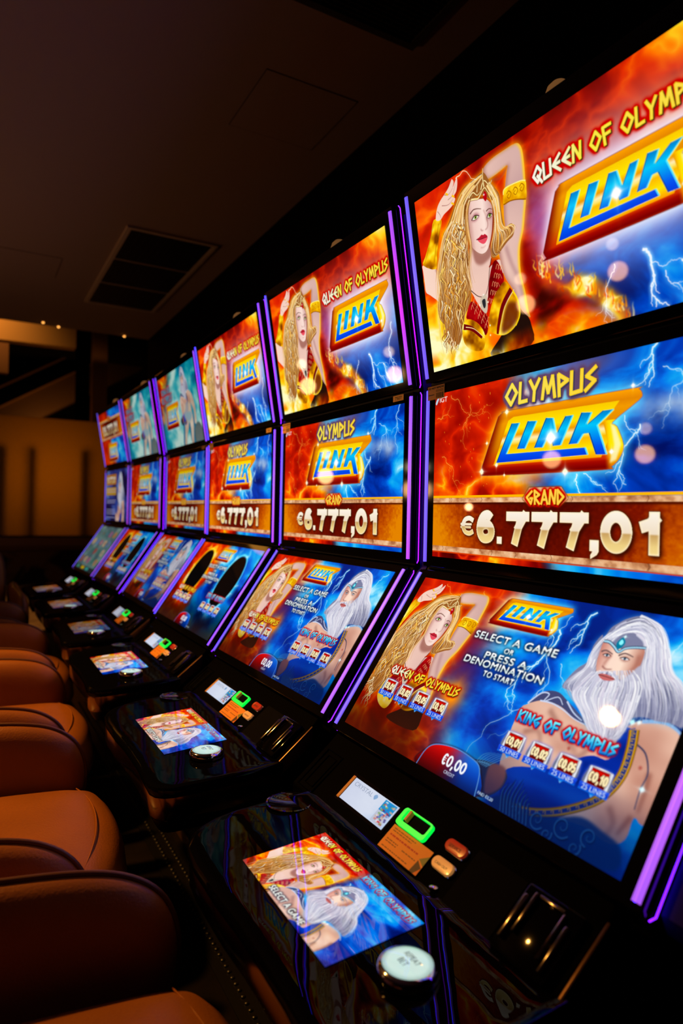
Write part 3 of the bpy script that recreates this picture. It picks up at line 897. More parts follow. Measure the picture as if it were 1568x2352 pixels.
def logo(c, sx, sy, ox, oy, lw=(255, 190, 40), rw=(120, 225, 255)):
    """The word LINK in blue letters on a gold bevelled plaque."""
    X = lambda p: xf(p, sx, sy, ox, oy)
    k = (sx + sy) / 2
    u, v = (c.xx - ox) / sx, (c.yy - oy) / sy
    m = c.pmask(X(LK['out']), 3)
    g = np.clip(gauss(m, 16 * k * c.S) * 1.7, 0, 1)
    t = sst(430, 640, u)
    c.add(g * (1 - t), lw, .95)
    c.add(g * t, rw, .95)
    c.put(np.clip(gauss(m, 1.2 * k * c.S) * 2.2, 0, 1), (120, 60, 60))
    bev = ramp(np.clip((v - 128) / 124, 0, 1), [(0, (240, 160, 10)), (.12, (214, 130, 0)), (.2, (226, 150, 0)), (.55, (200, 120, 0)), (.83, (190, 50, 0)), (.87, (150, 14, 0)), (.95, (110, 4, 0)), (1, (170, 50, 0))])
    left = sst(20, -12, (u - 412) + (v - 140) * .36)
    bev = bev * (1 - left[..., None]) + np.array((112, 6, 0), np.float32) / 255 * left[..., None]
    right = sst(640, 654, u - (v - 215) * .1) * (v > 172)
    yel = ramp(np.clip((v - 172) / 80, 0, 1), [(0, (255, 210, 0)), (.5, (255, 224, 20)), (.8, (225, 150, 0)), (1, (190, 90, 0))])
    bev = bev * (1 - right[..., None]) + yel * right[..., None]
    c.put(m, bev)
    mi = c.pmask(X(LK['inn']), 0)
    st = ramp(np.clip((v - 143) / 88, 0, 1), [(0, (235, 195, 0)), (.25, (250, 222, 10)), (.38, (226, 150, 20)), (.47, (255, 236, 190)), (.53, (250, 225, 120)), (.6, (238, 180, 10)), (.8, (250, 222, 10)), (1, (240, 150, 0))])
    c.put(mi, st)
    c.put(np.clip(gauss(c.pmask(X([(652, 176), (662, 184), (672, 212), (664, 236), (652, 240), (660, 212)])), 2 * k * c.S), 0, 1), (255, 250, 210), .8)
    for q in 'LINK':
        lm = c.pmask(X(LK[q]), 0)
        c.put(np.clip(gauss(np.roll(lm, 1, 1), 1.2 * k * c.S) * 1.8, 0, 1), (255, 240, 120))
        c.put(lm, ramp(np.clip((v - 154) / 72, 0, 1), [(0, (0, 120, 190)), (.3, (0, 190, 235)), (.55, (0, 140, 225)), (.8, (0, 84, 220)), (1, (0, 60, 205))]))
        c.put(np.clip(lm - np.roll(lm, -max(1, int(round(3 * k * c.S))), 1), 0, 1), (110, 235, 250), .9)
        c.put(np.clip(lm - np.roll(lm, max(1, int(round(2 * k * c.S))), 1), 0, 1), (10, 60, 110), .8)
    c.star(ox + 536 * sx, oy + 190 * sy, 34 * k)
    c.star(ox + 655 * sx, oy + 222 * sy, 12 * k)

def money(c, text, box, split=.52):
    """Big jackpot figures in cream and gold."""
    h = box[3] - box[1]
    if text in '.,':
        x0, y0, x1, y1 = box
        d = x1 - x0
        m = c.pmask([(x0, y0), (x1, y0), (x1, y0 + d)] + ([(x0, y0 + d)] if text == '.' else [(x1 - 4, y1 - 8), (x0 + 2, y1), (x0 + 2, y1 - 7), (x0 + 7, y0 + d), (x0, y0 + d)]))
        h = 67
    else:
        m = c.digits(text, box, .275 if len(text) == 1 and text != '€' else .24)
    c.put(np.clip(gauss(np.roll(np.roll(m, int(.05 * h * c.S), 0), int(.05 * h * c.S), 1), .07 * h * c.S) * 1.5, 0, 1), (45, 8, 0), .9)
    c.put(np.clip(gauss(m, .03 * h * c.S) * 2.4, 0, 1), (90, 40, 10))
    v = (c.yy - box[1]) / h
    c.put(m, (255, 240, 205))
    inner = np.clip(gauss(m, .045 * h * c.S) * 2 - 1, 0, 1)
    c.put(inner, ramp(np.clip(v, 0, 1), [(0, (252, 244, 232)), (split - .02, (238, 222, 200)), (split + .02, (196, 160, 104)), (.8, (232, 206, 140)), (1, (240, 216, 150))]))

def stone(c, y0, y1, seed):
    n = noise(c.H, c.W, 30, 40, 4, seed)
    m = sst(y0 - .5, y0 + .5, c.yy) * (1 - sst(y1 - .5, y1 + .5, c.yy))
    col = ramp(np.clip(n * 1.3 - .2, 0, 1), [(0, (150, 90, 55)), (.5, (222, 172, 130)), (1, (248, 220, 186))])
    c.put(m, col)
    g = np.random.default_rng(seed)
    for _ in range(6):
        x = g.random() * c.w
        c.line([(x, y0), (x + 3, (y0 + y1) / 2), (x - 1, y1)], (90, 44, 24), 1, .8, 0)

def meter(c, y0, bot):
    """Carved jackpot panel with stone borders."""
    t = np.abs(c.xx / c.w - .5) * 2
    col = ramp(np.clip(t ** 1.5 + (noise(c.H, c.W, 60, 90, 2, 60) - .5) * .22 + .18 * sst(y0 + 20, bot, c.yy), 0, 1), [(0, (70, 8, 0)), (.4, (112, 22, 0)), (.75, (180, 80, 0)), (1, (214, 130, 12))])
    c.put(sst(y0 + 13, y0 + 14, c.yy) * (1 - sst(bot - 1, bot, c.yy)), col)
    c.put(sst(y0 - 1, y0, c.yy) * (1 - sst(y0 + 4, y0 + 5, c.yy)), (240, 180, 20))
    stone(c, y0 + 5, y0 + 15, 3)
    c.put(sst(y0 + 15, y0 + 16, c.yy) * (1 - sst(y0 + 17, y0 + 22, c.yy)), (60, 14, 0), .85)
    stone(c, bot - 2, bot + 10, 5)
    c.put(sst(bot + 10, bot + 11, c.yy) * (1 - sst(bot + 13, bot + 14, c.yy)), (206, 70, 10))

def badge(c, x, y, val, lines, k=1.):
    """Small reel-shaped stake button."""
    w, h = 21 * k, 29 * k
    pill = [(x - w, y + 6), (x - w * .8, y), (x + w * .8, y), (x + w, y + 6), (x + w, y + h), (x - w, y + h)]
    m = c.pmask(pill, 4)
    c.put(np.clip(gauss(m, 3 * c.S) * 1.6, 0, 1), (120, 130, 225), .7)
    t = np.abs((c.xx - x) / w)
    c.put(m, ramp(np.clip(t, 0, 1), [(0, (240, 240, 245)), (.75, (190, 196, 206)), (.9, (250, 252, 255)), (1, (110, 116, 140))]))
    r = c.pmask([(x - w * .72, y + 2), (x + w * .72, y + 2), (x + w * .72, y + h - 2), (x - w * .72, y + h - 2)], 0)
    c.put(r, ramp(np.clip((c.yy - y) / h, 0, 1), [(0, (90, 0, 0)), (.2, (215, 20, 10)), (.45, (120, 6, 4)), (1, (90, 4, 2))]))
    dm = c.digits('€' + val, (x - w * .8, y + 7 * k, x + w * .8, y + 22 * k), .2)
    c.put(np.clip(gauss(dm, 1.2 * c.S) * 1.8, 0, 1), (50, 0, 0))
    c.put(dm, (255, 236, 190))
    rb = [(x - w * 1.25, y + 27 * k), (x + w * 1.25, y + 27 * k), (x + w * 1.2, y + 38 * k), (x + 5, y + 38 * k), (x, y + 43 * k), (x - 5, y + 38 * k), (x - w * 1.2, y + 38 * k)]
    c.put(c.pmask(rb), ramp(np.clip((c.yy - y - 27 * k) / (16 * k), 0, 1), [(0, (40, 90, 225)), (.4, (20, 64, 190)), (.75, (30, 130, 220)), (1, (200, 235, 250))]))
    c.text(lines + ' LINES', (x - w * .98, y + 28.5 * k, x + w * .98, y + 36 * k), (235, 248, 255))

GOLDT = lambda c, x0, x1: ramp(np.clip((c.xx - x0) / (x1 - x0), 0, 1), [(0, (245, 240, 225)), (.22, (240, 236, 190)), (.3, (236, 222, 40)), (1, (238, 196, 30))])
BLUET = lambda c, y0, y1: ramp(np.clip((c.yy - y0) / (y1 - y0), 0, 1), [(0, (110, 235, 250)), (.5, (20, 170, 225)), (1, (0, 96, 190))])

def art_queen(S):
    c = Canvas(720, 394, S)
    X, Y = c.xx, c.yy
    n = noise(c.H, c.W, 4, 6, 5, 3)
    f = c.fire(20, -.04)
    warm = ramp(np.clip(.24 + f * .5 + .16 * sst(170, 60, X) + .38 * sst(180, 360, Y) * sst(420, 60, X) + .34 * sst(520, 720, X) * sst(90, 0, Y) - .12 * sst(60, 10, Y) * sst(240, 330, X) * sst(560, 470, X), 0, 1), FIRE)
    cold = ramp(np.clip(c.clouds(51, .02) + .35 * sst(250, 300, Y) * sst(340, 260, Y) * .3, 0, 1), SKY)
    edge = Y + (n - .5) * 120 - (222 + (X - 350) * .0)
    diag = sst(-30, 30, (X - 350) - (Y - 250) * 1.25 + (n - .5) * 120)
    t = diag * sst(-10, 50, edge) * sst(330, 400, X)
    t = np.maximum(t, sst(640, 720, X) * sst(120, 200, Y))
    c.a = warm * (1 - t[..., None]) + cold * t[..., None]
    lav = np.exp(-((X - 545) / 250) ** 2 - ((Y - 185) / 100) ** 2)
    c.put(np.clip(lav * 1.25 * sst(330, 380, X + (n - .5) * 90), 0, 1), (228, 210, 240), .92)
    c.put(np.exp(-((X - 365) / 30) ** 2 - ((Y - 180) / 60) ** 2), (120, 50, 150), .55)
    # burning edge
    p = [(352, 252), (372, 275), (400, 290), (430, 312), (462, 322), (500, 352), (520, 372), (536, 394)]
    r = c.ribbon(p, 46, 26)
    em = gauss(c.edges(r, np.roll(r, -1, 0)), 7 * S)
    f2 = c.fire(77, .1)
    c.put(np.clip(em * (f2 * 2.2 - .5), 0, 1), ramp(np.clip(f2 + .16, 0, 1), FIRE))
    g = np.random.default_rng(8)
    for _ in range(70):
        i = int(g.integers(0, len(p) - 1))
        q = g.random()
        x, y = p[i][0] * (1 - q) + p[i + 1][0] * q + g.normal() * 9, p[i][1] * (1 - q) + p[i + 1][1] * q + g.normal() * 9
        L, b = 10 + 22 * g.random(), g.normal() * 5
        cc = ((255, 150, 10), (255, 205, 60), (255, 240, 170), (225, 70, 0))[int(g.integers(4))]
        c.line([(x, y), (x + b, y - L * .4), (x + b * .3, y - L * .75), (x + b * 1.4, y - L)], cc, 3.5, .3, 4, .5, .85)
    bm = sst(-5, 40, (Y - 260) - (X - 340) * .72 + (n - .5) * 40) * sst(318, 352, X)
    c.put(bm, ramp(np.clip(c.fire(91, -.06) * .95, 0, 1), FIRE), .9)
    fl = sst(345, 394, Y + (n - .5) * 50) * sst(560, 440, X)
    c.put(fl, ramp(np.clip(c.fire(33, .34), 0, 1), FIRE), .85)
    for a, b, w, sd in (((575, 294), (590, 390), 4.5, 2), ((520, 300), (512, 388), 1.6, 4), ((640, 330), (668, 394), 2.2, 6), ((612, 338), (640, 394), 1.6, 8), ((700, 235), (690, 345), 2.4, 9), ((680, 345), (700, 394), 2, 10), ((590, 320), (660, 350), 1.2, 12)):
        c.bolt(a, b, (255, 250, 255), w, (130, 190, 255), sd)
    c.put(np.clip(gauss(noise(c.H, c.W, 5, 9, 4, 66) * 2.6 - 1.3, 2 * S), 0, 1) * sst(330, 366, Y) * sst(585, 640, X), (225, 240, 250), .8)
    woman(c)
    c.bolt((150, 8), (214, 36), (255, 240, 200), 2, (255, 120, 60), 3, 4, 0)
    low = sst(352, 394, Y + (n - .5) * 60) * sst(345, 300, X)
    c.put(np.clip(low * (c.fire(44, .3) * 1.6 - .25), 0, 1), ramp(np.clip(c.fire(44, .38), 0, 1), FIRE))
    logo(c, 1, 1, 0, 0, (240, 215, 240), (235, 235, 255))
    c.title('QUEEN OF OLYMPUS', (364, 79, 712, 107), GOLDT(c, 364, 712), (186, 10, 4), (74, 44, 20), 0, .2, (255, 120, 20))
    return c

def base_split(c, xs, seed, sl=-.35):
    X, Y = c.xx, c.yy
    n = noise(c.H, c.W, 4, 6, 5, seed)
    t = sst(-45, 45, X - xs + (Y - 120) * sl + (n - .5) * 130)
    f = c.fire(seed + 1, -.02)
    warm = ramp(np.clip(.42 + (f - .3) * .42, 0, 1), FIRE)
    cold = ramp(np.clip(c.clouds(seed + 5, .03) + .12 * sst(170, 20, Y), 0, 1), SKY)
    c.a = warm * (1 - t[..., None]) + cold * t[..., None]
    return n, t

def art_link(S):
    c = Canvas(720, 384, S)
    X, Y = c.xx, c.yy
    n, t = base_split(c, 300, 5, -.3)
    fl = sst(150, 250, Y + (n - .5) * 110) * sst(360, 250, X) * sst(-10, 40, X)
    c.put(fl, ramp(np.clip(c.fire(14, .22) * 1.02, 0, 1), FIRE), .95)
    c.put(np.exp(-((X - 620) / 70) ** 2 - ((Y - 110) / 26) ** 2) * (noise(c.H, c.W, 8, 12, 4, 8) * 1.8 - .2), (225, 240, 248), .8)
    c.put(np.exp(-((X - 420) / 110) ** 2 - ((Y - 10) / 30) ** 2), (190, 150, 165), .5)
    for a, b, w, sd in (((590, 0), (575, 70), 3, 1), ((575, 40), (480, 92), 1.2, 2), ((600, 40), (650, 110), 1.2, 3), ((560, 128), (536, 228), 2.6, 4), ((430, 205), (440, 244), 3, 5), ((445, 205), (500, 240), 1.6, 6), ((700, 0), (690, 130), 1.6, 7), ((530, 110), (560, 170), 1.4, 8), ((640, 60), (600, 140), 1, 15)):
        c.bolt(a, b, (235, 250, 255), w, (90, 190, 255), sd)
    for a, b, sd in (((60, 10), (180, 60), 9), ((130, 40), (120, 140), 10), ((30, 150), (90, 240), 11), ((10, 60), (60, 30), 13)):
        c.bolt(a, b, (255, 210, 120), 1.1, (255, 120, 20), sd, 5, 3, .7)
    g = np.random.default_rng(3)
    for _ in range(60):
        x, y = g.random() * 330, g.random() * 235
        c.line([(x, y), (x + 1, y + 1 + g.random() * 5)], (255, 190, 70), 1.6, .5, 0, 0, .8)
    logo(c, 1.17, 1.1, -262, -74.5)
    m = c.greek('OLYMPUS', (242, 16, 470, 58), .2, -3)
    c.title('OLYMPUS', (242, 17, 468, 57), ramp(np.clip((X - 240) / 230, 0, 1), [(0, (236, 214, 60)), (1, (238, 196, 20))]), (96, 70, 100), (60, 56, 84), 0, .2)
    for x, y, r in ((244, 70, 16), (170, 190, 20), (216, 178, 14), (402, 200, 22), (545, 62, 12), (185, 130, 10), (240, 200, 8)):
        c.star(x, y, r, (255, 250, 220))
    meter(c, 241, 359)
    c.put(sst(371, 373, Y), ramp(np.clip(c.fire(70, -.02), 0, 1), FIRE), 1)
    c.put(sst(371, 373, Y) * sst(300, 420, X + (n - .5) * 160), ramp(np.clip(c.clouds(71), 0, 1), SKY))
    hexa = [(294, 250), (312, 228), (394, 228), (412, 250), (394, 262), (312, 262)]
    hm = c.pmask(hexa)
    c.put(np.clip(gauss(hm, 1.5 * S) * 2, 0, 1), (120, 60, 20))
    c.put(hm, ramp(noise(c.H, c.W, 30, 60, 3, 4), [(0, (190, 130, 80)), (1, (252, 226, 180))]))
    c.title('GRAND', (306, 234, 400, 260), (252, 190, 40), (190, 16, 4), (120, 10, 0), 0, .2)
    money(c, '€', (100, 286, 152, 330))
    for ch, x0, x1, y0, y1 in (('6', 155, 217, 272, 344), ('.', 222, 237, 328, 344), ('7', 249, 314, 273, 344), ('7', 320, 386, 273, 344), ('7', 392, 459, 273, 344), (',', 462, 482, 324, 358), ('0', 485, 549, 272, 345), ('1', 563, 607, 273, 344)):
        money(c, ch, (x0, y0, x1, y1))
    # maker's mark
    c.poly([(2, 22), (8, 12), (15, 10), (12, 18), (6, 26)], (190, 210, 225), 3)
    c.text('IGT', (18, 10, 46, 22), (240, 235, 230), .01)
    return c

def menu_words(c):
    for tx, bx in (('SELECT A GAME', (252, 97, 465, 112)), ('OR', (346, 119, 370, 129)), ('PRESS A', (304, 134, 414, 148)), ('DENOMINATION', (256, 151, 461, 165)), ('TO START', (322, 171, 402, 182))):
        m = c.bold(c.tmask(tx, bx, 0, space=1.05), 1.0)
        c.put(np.clip(gauss(m, 4 * c.S) * 1.9, 0, 1), (10, 10, 24), .85)
        v = (c.yy - bx[1]) / (bx[3] - bx[1])
        c.put(m, ramp(np.clip(v, 0, 1), [(0, (255, 255, 255)), (.45, (235, 240, 240)), (.55, (180, 200, 205)), (1, (245, 250, 245))]))

def credit(c):
    d = [(272, 379), (278, 348), (296, 332), (340, 323), (388, 325), (420, 336), (436, 379)]
    m = c.pmask(d, 4)
    c.put(np.clip(gauss(m, 2.5 * c.S) * 2, 0, 1), (30, 10, 20), .9)
    t = sst(320, 400, c.xx)
    v = np.clip((c.yy - 322) / 56, 0, 1)
    col = ramp(v, [(0, (220, 20, 20)), (.5, (140, 8, 12)), (1, (60, 6, 10))]) * (1 - t[..., None]) + ramp(v, [(0, (30, 120, 220)), (.5, (10, 70, 170)), (1, (4, 30, 90))]) * t[..., None]
    c.put(m, col)
    c.line(d, (90, 140, 200), 2, 2)
    c.put(c.digits('€0,00', (328, 337, 392, 358), .17), (245, 248, 255))
    c.text('CREDIT', (346, 364, 374, 370), (205, 215, 235), .01)
    c.text('PAID €0,20', (438, 367, 474, 373), (205, 225, 245), .01)

def art_menu(S):
    c = Canvas(720, 379, S)
    X, Y = c.xx, c.yy
    n, t = base_split(c, 262, 23, .12)
    c.put(np.exp(-((X - 275) / 46) ** 2) * sst(60, 110, Y), (96, 20, 70), .6)
    fl = sst(210, 330, Y + (n - .5) * 90) * sst(330, 240, X)
    c.put(fl, ramp(np.clip(c.fire(15, .03), 0, 1), FIRE), .9)
    c.put(np.exp(-((X - 268) / 30) ** 2 - ((Y - 235) / 34) ** 2) * (c.fire(18, .2) * 1.7 - .2), (255, 150, 20), .9)
    for a, b, w, sd in (((505, 15), (488, 98), 3, 1), ((445, 60), (395, 190), 3.4, 2), ((430, 60), (372, 330), 1.3, 3), ((480, 120), (520, 150), 1.2, 4), ((700, 10), (660, 70), 1.6, 5), ((395, 190), (430, 230), 1.6, 7), ((460, 30), (440, 120), 1, 9)):
        c.bolt(a, b, (225, 250, 255), w, (40, 170, 255), sd)
    for a, b, sd in (((90, 8), (150, 30), 9), ((215, 10), (250, 90), 10)):
        c.bolt(a, b, (255, 170, 90), 1.2, (255, 100, 20), sd, 5, 3, .7)
    woman(c, .83, .82, -42, 7)
    man(c)
    c.poly([(478, 379), (496, 352), (540, 362), (590, 348), (632, 330), (668, 334), (704, 344), (690, 379)], (10, 52, 110), 4, 2, .92)
    g = np.random.default_rng(21)
    for cx, cy, r in ((520, 366, 13), (566, 362, 15), (610, 354, 17), (655, 350, 14), (590, 374, 10), (640, 372, 11)):
        for s, col_, w in ((1.5, (6, 26, 62), 4), (0, (58, 140, 205), 2.4)):
            sp = [(cx + s + r * (1 - k / 16) * math.cos(k * .62 + cx), cy + s + r * (1 - k / 16) * math.sin(k * .62 + cx)) for k in range(15)]
            c.line(sp, col_, w, .8, 3, .3, .9)
    for k in range(9):
        x = 482 + k * 7
        c.line([(x + 16, 378), (x + 4, 352), (x + 6 + g.normal() * 2, 318 + 5 * abs(k - 3))], (12, 40, 84), 6, .6, 4, .3, .95)
        c.line([(x + 14, 378), (x + 2, 352), (x + 5, 322 + 5 * abs(k - 3))], (70, 150, 210), 1.8, .4, 4, .2, .8)
    dark = sst(250, 372, Y + (n - .5) * 40)
    c.put(dark * sst(320, 200, X), (58, 20, 10), .8)
    c.put(dark * sst(330, 430, X), (2, 16, 62), .62)
    c.title('KING OF OLYMPUS', (446, 217, 640, 235), BLUET(c, 217, 235), (180, 14, 26), (0, 50, 110), 0, .2)
    c.title('QUEEN OF OLYMPUS', (62, 221, 286, 238), GOLDT(c, 62, 286), (170, 20, 6), (60, 36, 16), 0, .2)
    for i, (v, l) in enumerate((('0,01', '50'), ('0,02', '50'), ('0,05', '25'), ('0,10', '25'))):
        badge(c, 83 + 57 * i, 253, v, l)
        badge(c, 461 + 57 * i, 257, v, l)
    logo(c, .552, .51, 66, -50)
    menu_words(c)
    credit(c)
    return c

def art_portal(S):
    c = Canvas(720, 379, S)
    X, Y = c.xx, c.yy
    n, t = base_split(c, 330, 123, .1)
    c.mul(sst(200, 330, Y), .35)
    for cx, st, cols in ((165, FIRE, (255, 190, 40)), (560, SKY, (110, 220, 255))):
        r = np.hypot((X - cx) / 92, (Y - 150) / 118) + (n - .5) * .08
        c.put(np.exp(-((r - 1.1) / .24) ** 2), ramp(np.clip(c.fire(int(cx), .25), 0, 1), st), .9)
        c.add(np.exp(-((r - 1.03) / .05) ** 2), cols, .9)
        c.put(sst(1.02, .93, r), (8, 6, 6))
    c.title('QUEEN OF OLYMPUS', (62, 221, 286, 238), GOLDT(c, 62, 286), (170, 20, 6), (60, 36, 16), 0, .2)
    c.title('KING OF OLYMPUS', (446, 217, 640, 235), BLUET(c, 217, 235), (180, 14, 26), (0, 50, 110), 0, .2)
    for i, (v, l) in enumerate((('0,01', '50'), ('0,02', '50'), ('0,05', '25'), ('0,10', '25'))):
        badge(c, 83 + 57 * i, 253, v, l)
        badge(c, 461 + 57 * i, 257, v, l)
    c.put(sst(300, 379, Y), (46, 28, 22), .7)
    logo(c, .552, .51, 66, -50)
    menu_words(c)
    credit(c)
    return c

def art_king(S):
    c = Canvas(720, 394, S)
    X, Y = c.xx, c.yy
    n = noise(c.H, c.W, 4, 6, 5, 77)
    t = sst(120, 330, X + Y * .9 + (n - .5) * 160)
    c.a = ramp(np.clip(c.fire(78, .06), 0, 1), FIRE) * (1 - t[..., None]) + ramp(np.clip(c.clouds(79, .24), 0, 1), [(0, (0, 90, 130)), (.5, (30, 160, 175)), (1, (205, 235, 225))]) * t[..., None]
    # striding figure
    sk = ramp(noise(c.H, c.W, 8, 8, 3, 80), [(0, (190, 160, 140)), (1, (244, 228, 208))])
    c.poly([(420, 180), (500, 170), (560, 190), (600, 260), (640, 330), (650, 394), (520, 394), (500, 320), (450, 340), (420, 394), (360, 394), (400, 300)], (30, 120, 150), 4, 1.5)
    c.poly([(455, 240), (520, 240), (500, 300), (450, 350), (420, 390), (385, 392), (420, 330)], sk, 4)
    c.poly([(520, 240), (580, 240), (585, 300), (560, 360), (550, 394), (515, 394), (530, 320)], sk, 4)
    c.poly([(560, 130), (620, 160), (650, 230), (640, 300), (610, 300), (618, 240), (580, 190)], sk, 4)
    man(c, .62, .78, 130, 0)
    c.poly([(455, 200), (560, 190), (580, 262), (520, 292), (450, 262)], (216, 200, 178), 4, 8, .8)
    c.poly([(470, 240), (570, 240), (570, 268), (520, 284), (480, 266)], (150, 180, 190), 4, 3, .9)
    c.poly([(590, 330), (660, 300), (715, 330), (715, 394), (590, 394)], (96, 110, 110), 4, 3)
    for i in range(12):
        x = 600 + 9 * i
        c.line([(x, 394), (x + 6, 350), (x - 8, 320)], (190, 190, 180), 2, .6, 4, .5, .7)
    c.title('KING OF', (60, 66, 230, 96), (60, 140, 170), (196, 20, 20), (20, 60, 80), 0, .22)
    c.title('OLYMPUS', (40, 106, 260, 140), (60, 140, 170), (196, 20, 20), (20, 60, 80), 0, .22)
    logo(c, .86, 1.05, -240, 26, (240, 215, 200), (220, 240, 240))
    return c

def art_jackpot(S):
    c = Canvas(720, 394, S)
    X, Y = c.xx, c.yy
    base_split(c, 330, 90, -.1)
    c.put(sst(60, 62, Y) * sst(212, 210, Y), (150, 80, 10))
    meter(c, 56, 192)
    money(c, '€6.777,01', (90, 100, 600, 176))
    hexa = [(294, 62), (312, 40), (394, 40), (412, 62), (394, 78), (312, 78)]
    c.poly(hexa, (190, 110, 50), 0)
    logo(c, 1., 1.05, -200, 110)
    return c

def art_help(S):
    c = Canvas(720, 384, S)
    n = noise(c.H, c.W, 5, 6, 4, 95)
    c.a = ramp(np.clip(c.clouds(96, -.1), 0, 1), [(0, (20, 18, 60)), (.5, (50, 66, 140)), (1, (150, 190, 230))])
    for y, h, col in ((30, 80, (190, 120, 20)), (130, 60, (196, 150, 30)), (215, 50, (40, 40, 96))):
        c.put(c.pmask([(20, y), (370, y), (370, y + h), (20, y + h)]), col, .9)
    money(c, '€6.777,01', (40, 46, 340, 96))
    for y in (145, 165, 230, 246, 300, 316, 332, 360):
        for i in range(6):
            c.line([(40 + i * 55, y), (78 + i * 55, y)], (205, 205, 240), 5, 5, 0)
    man(c, .95, 1.3, -60, 10)
    c.poly([(330, 250), (390, 225), (440, 260), (420, 320), (350, 320)], (30, 60, 150), 4, 5, .8)
    return c

def art_reels(S):
    c = Canvas(720, 379, S)
    n = noise(c.H, c.W, 5, 6, 4, 105)
    c.a = ramp(np.clip(n * 1.2 - .1, 0, 1), [(0, (50, 70, 84)), (.5, (90, 120, 120)), (1, (150, 170, 160))])
    g = np.random.default_rng(12)
    cols = [(150, 70, 60), (170, 130, 60), (90, 130, 170), (140, 90, 150), (200, 170, 140), (60, 110, 100), (160, 90, 120)]
    for i in range(5):
        for j in range(4):
            x, y = 90 + i * 128, 62 + j * 78
            p = [(x + math.cos(a) * (28 + g.random() * 22), y + math.sin(a) * (22 + g.random() * 12)) for a in np.arange(0, 6.28, .8)]
            c.poly(p, cols[int(g.integers(7))], 4, 2, .95)
            c.poly([(x - 14, y), (x, y - 14), (x + 14, y), (x, y + 14)], cols[int(g.integers(7))], 4, 1.5, .9)
    for i in range(4):
        c.line([(154 + i * 128, 20), (154 + i * 128, 340)], (60, 80, 90), 5, 5, 0, 1)
    c.put(sst(340, 345, c.yy), (30, 44, 50))
    for x, col in ((80, (60, 130, 110)), (260, (200, 170, 30)), (420, (60, 150, 140))):
        c.poly([(x, 348), (x + 110, 348), (x + 110, 372), (x, 372)], col, 0, 1)
    return c

def art_deck(S):
    c = Canvas(300, 158, S)
    X, Y = c.xx, c.yy
    n = noise(c.H, c.W, 4, 6, 4, 140)
    t = sst(-14, 14, X - 146 + (Y - 80) * .1 + (n - .5) * 30)
    c.a = ramp(np.clip(c.fire(141, .1) * .8 + .12, 0, 1), FIRE) * (1 - t[..., None]) + ramp(np.clip(c.clouds(142, -.12) , 0, 1), SKY) * t[..., None]
    c.put(sst(36, 16, Y) * (1 - t), (190, 8, 4), .8)
    woman(c, .42, .42, 0, 22)
    c.bolt((160, 40), (205, 78), (190, 245, 255), 1.6, (60, 170, 255), 4)
    man(c, .56, .5, -142, 28)
    c.title('QUEEN OF OLYMPUS', (12, 6, 138, 17), GOLDT(c, 12, 138), (150, 10, 4), (60, 36, 16), 0, .2)
    c.title('KING OF OLYMPUS', (158, 8, 288, 19), BLUET(c, 8, 19), (170, 14, 40), (0, 50, 110), 0, .2)
    m = c.bold(c.tmask('SELECT A GAME', (96, 140, 206, 151)), .7)
    c.put(np.clip(gauss(m, 2 * S) * 2, 0, 1), (20, 14, 20))
    c.put(m, (240, 240, 230))
    return c

def art_ticket(S):
    c = Canvas(130, 46, S)
    c.a = ramp(np.clip(c.xx / 130 + (noise(c.H, c.W, 3, 4, 3, 2) - .5) * .4, 0, 1), [(0, (206, 212, 230)), (.6, (216, 222, 236)), (1, (190, 206, 230))])
    c.text('CRYSTAL', (8, 5, 62, 13), (150, 160, 180), 0)
    c.put(c.pmask([(66, 8), (71, 4), (76, 8), (71, 14)], 4), (140, 170, 205))
    c.put(c.pmask([(94, 2), (126, 2), (126, 22), (94, 22)]), (40, 140, 195))
    c.put(c.pmask([(94, 22), (124, 22), (124, 44), (94, 44)]), (190, 196, 214))
    g = np.random.default_rng(9)
    cols = [(190, 50, 60), (60, 110, 190), (230, 225, 230), (120, 160, 90), (205, 170, 150), (70, 60, 120)]
    for _ in range(60):
        x, y = 96 + g.random() * 26, 5 + g.random() * 36
        c.line([(x, y), (x + 3 + g.random() * 4, y)], cols[int(g.integers(6))], 2.4, 2.4, 0, .3, .9)
    return c

def art_card(S):
    """Orange notice card: rows of unreadably small print."""
    c = Canvas(96, 42, S)
    c.a[:] = np.array((226, 150, 50), np.float32) / 255
    g = np.random.default_rng(4)
    for y, x1, col, w in ((5, 60, (120, 70, 20), 1.6), (9, 52, (120, 70, 20), 1.6), (16, 76, (170, 30, 16), 2.6), (24, 34, (110, 64, 18), 1.6), (28, 34, (110, 64, 18), 1.6), (26, 78, (110, 64, 18), 1.6), (37, 70, (110, 64, 18), 1.6)):
        x = 46 if y == 26 else 6
        while x < x1:
            d = 2 + g.random() * 6
            c.line([(x, y), (min(x + d, x1), y)], col, w, w, 0)
            x += d + 1.4
    c.poly([(82, 20), (96, 8), (96, 26)], (120, 130, 60), 0)
    c.poly([(82, 22), (96, 30), (90, 42), (80, 42)], (60, 30, 16), 0)
    c.poly([(88, 42), (96, 28), (96, 42)], (210, 120, 30), 0)
    return c

def art_sticker(S):
    c = Canvas(60, 44, S)
    c.a[:] = np.array((246, 196, 112), np.float32) / 255
    c.put(c.bold(c.tmask('DO NOT REMOVE', (3, 4, 57, 10)), .4), (30, 20, 8))
    for y in (15, 19):
        c.line([(30, y), (56, y)], (50, 34, 14), 1.6, 1.6, 0)
    c.line([(4, 28), (24, 28)], (50, 34, 14), 3, 2, 0)
    g = np.random.default_rng(5)
    x = 32.
    while x < 56:
        w = .6 + g.random() * 1.4
        c.line([(x, 24), (x, 40)], (20, 12, 6), w, w, 0)
        x += w + .5 + g.random()
    return c

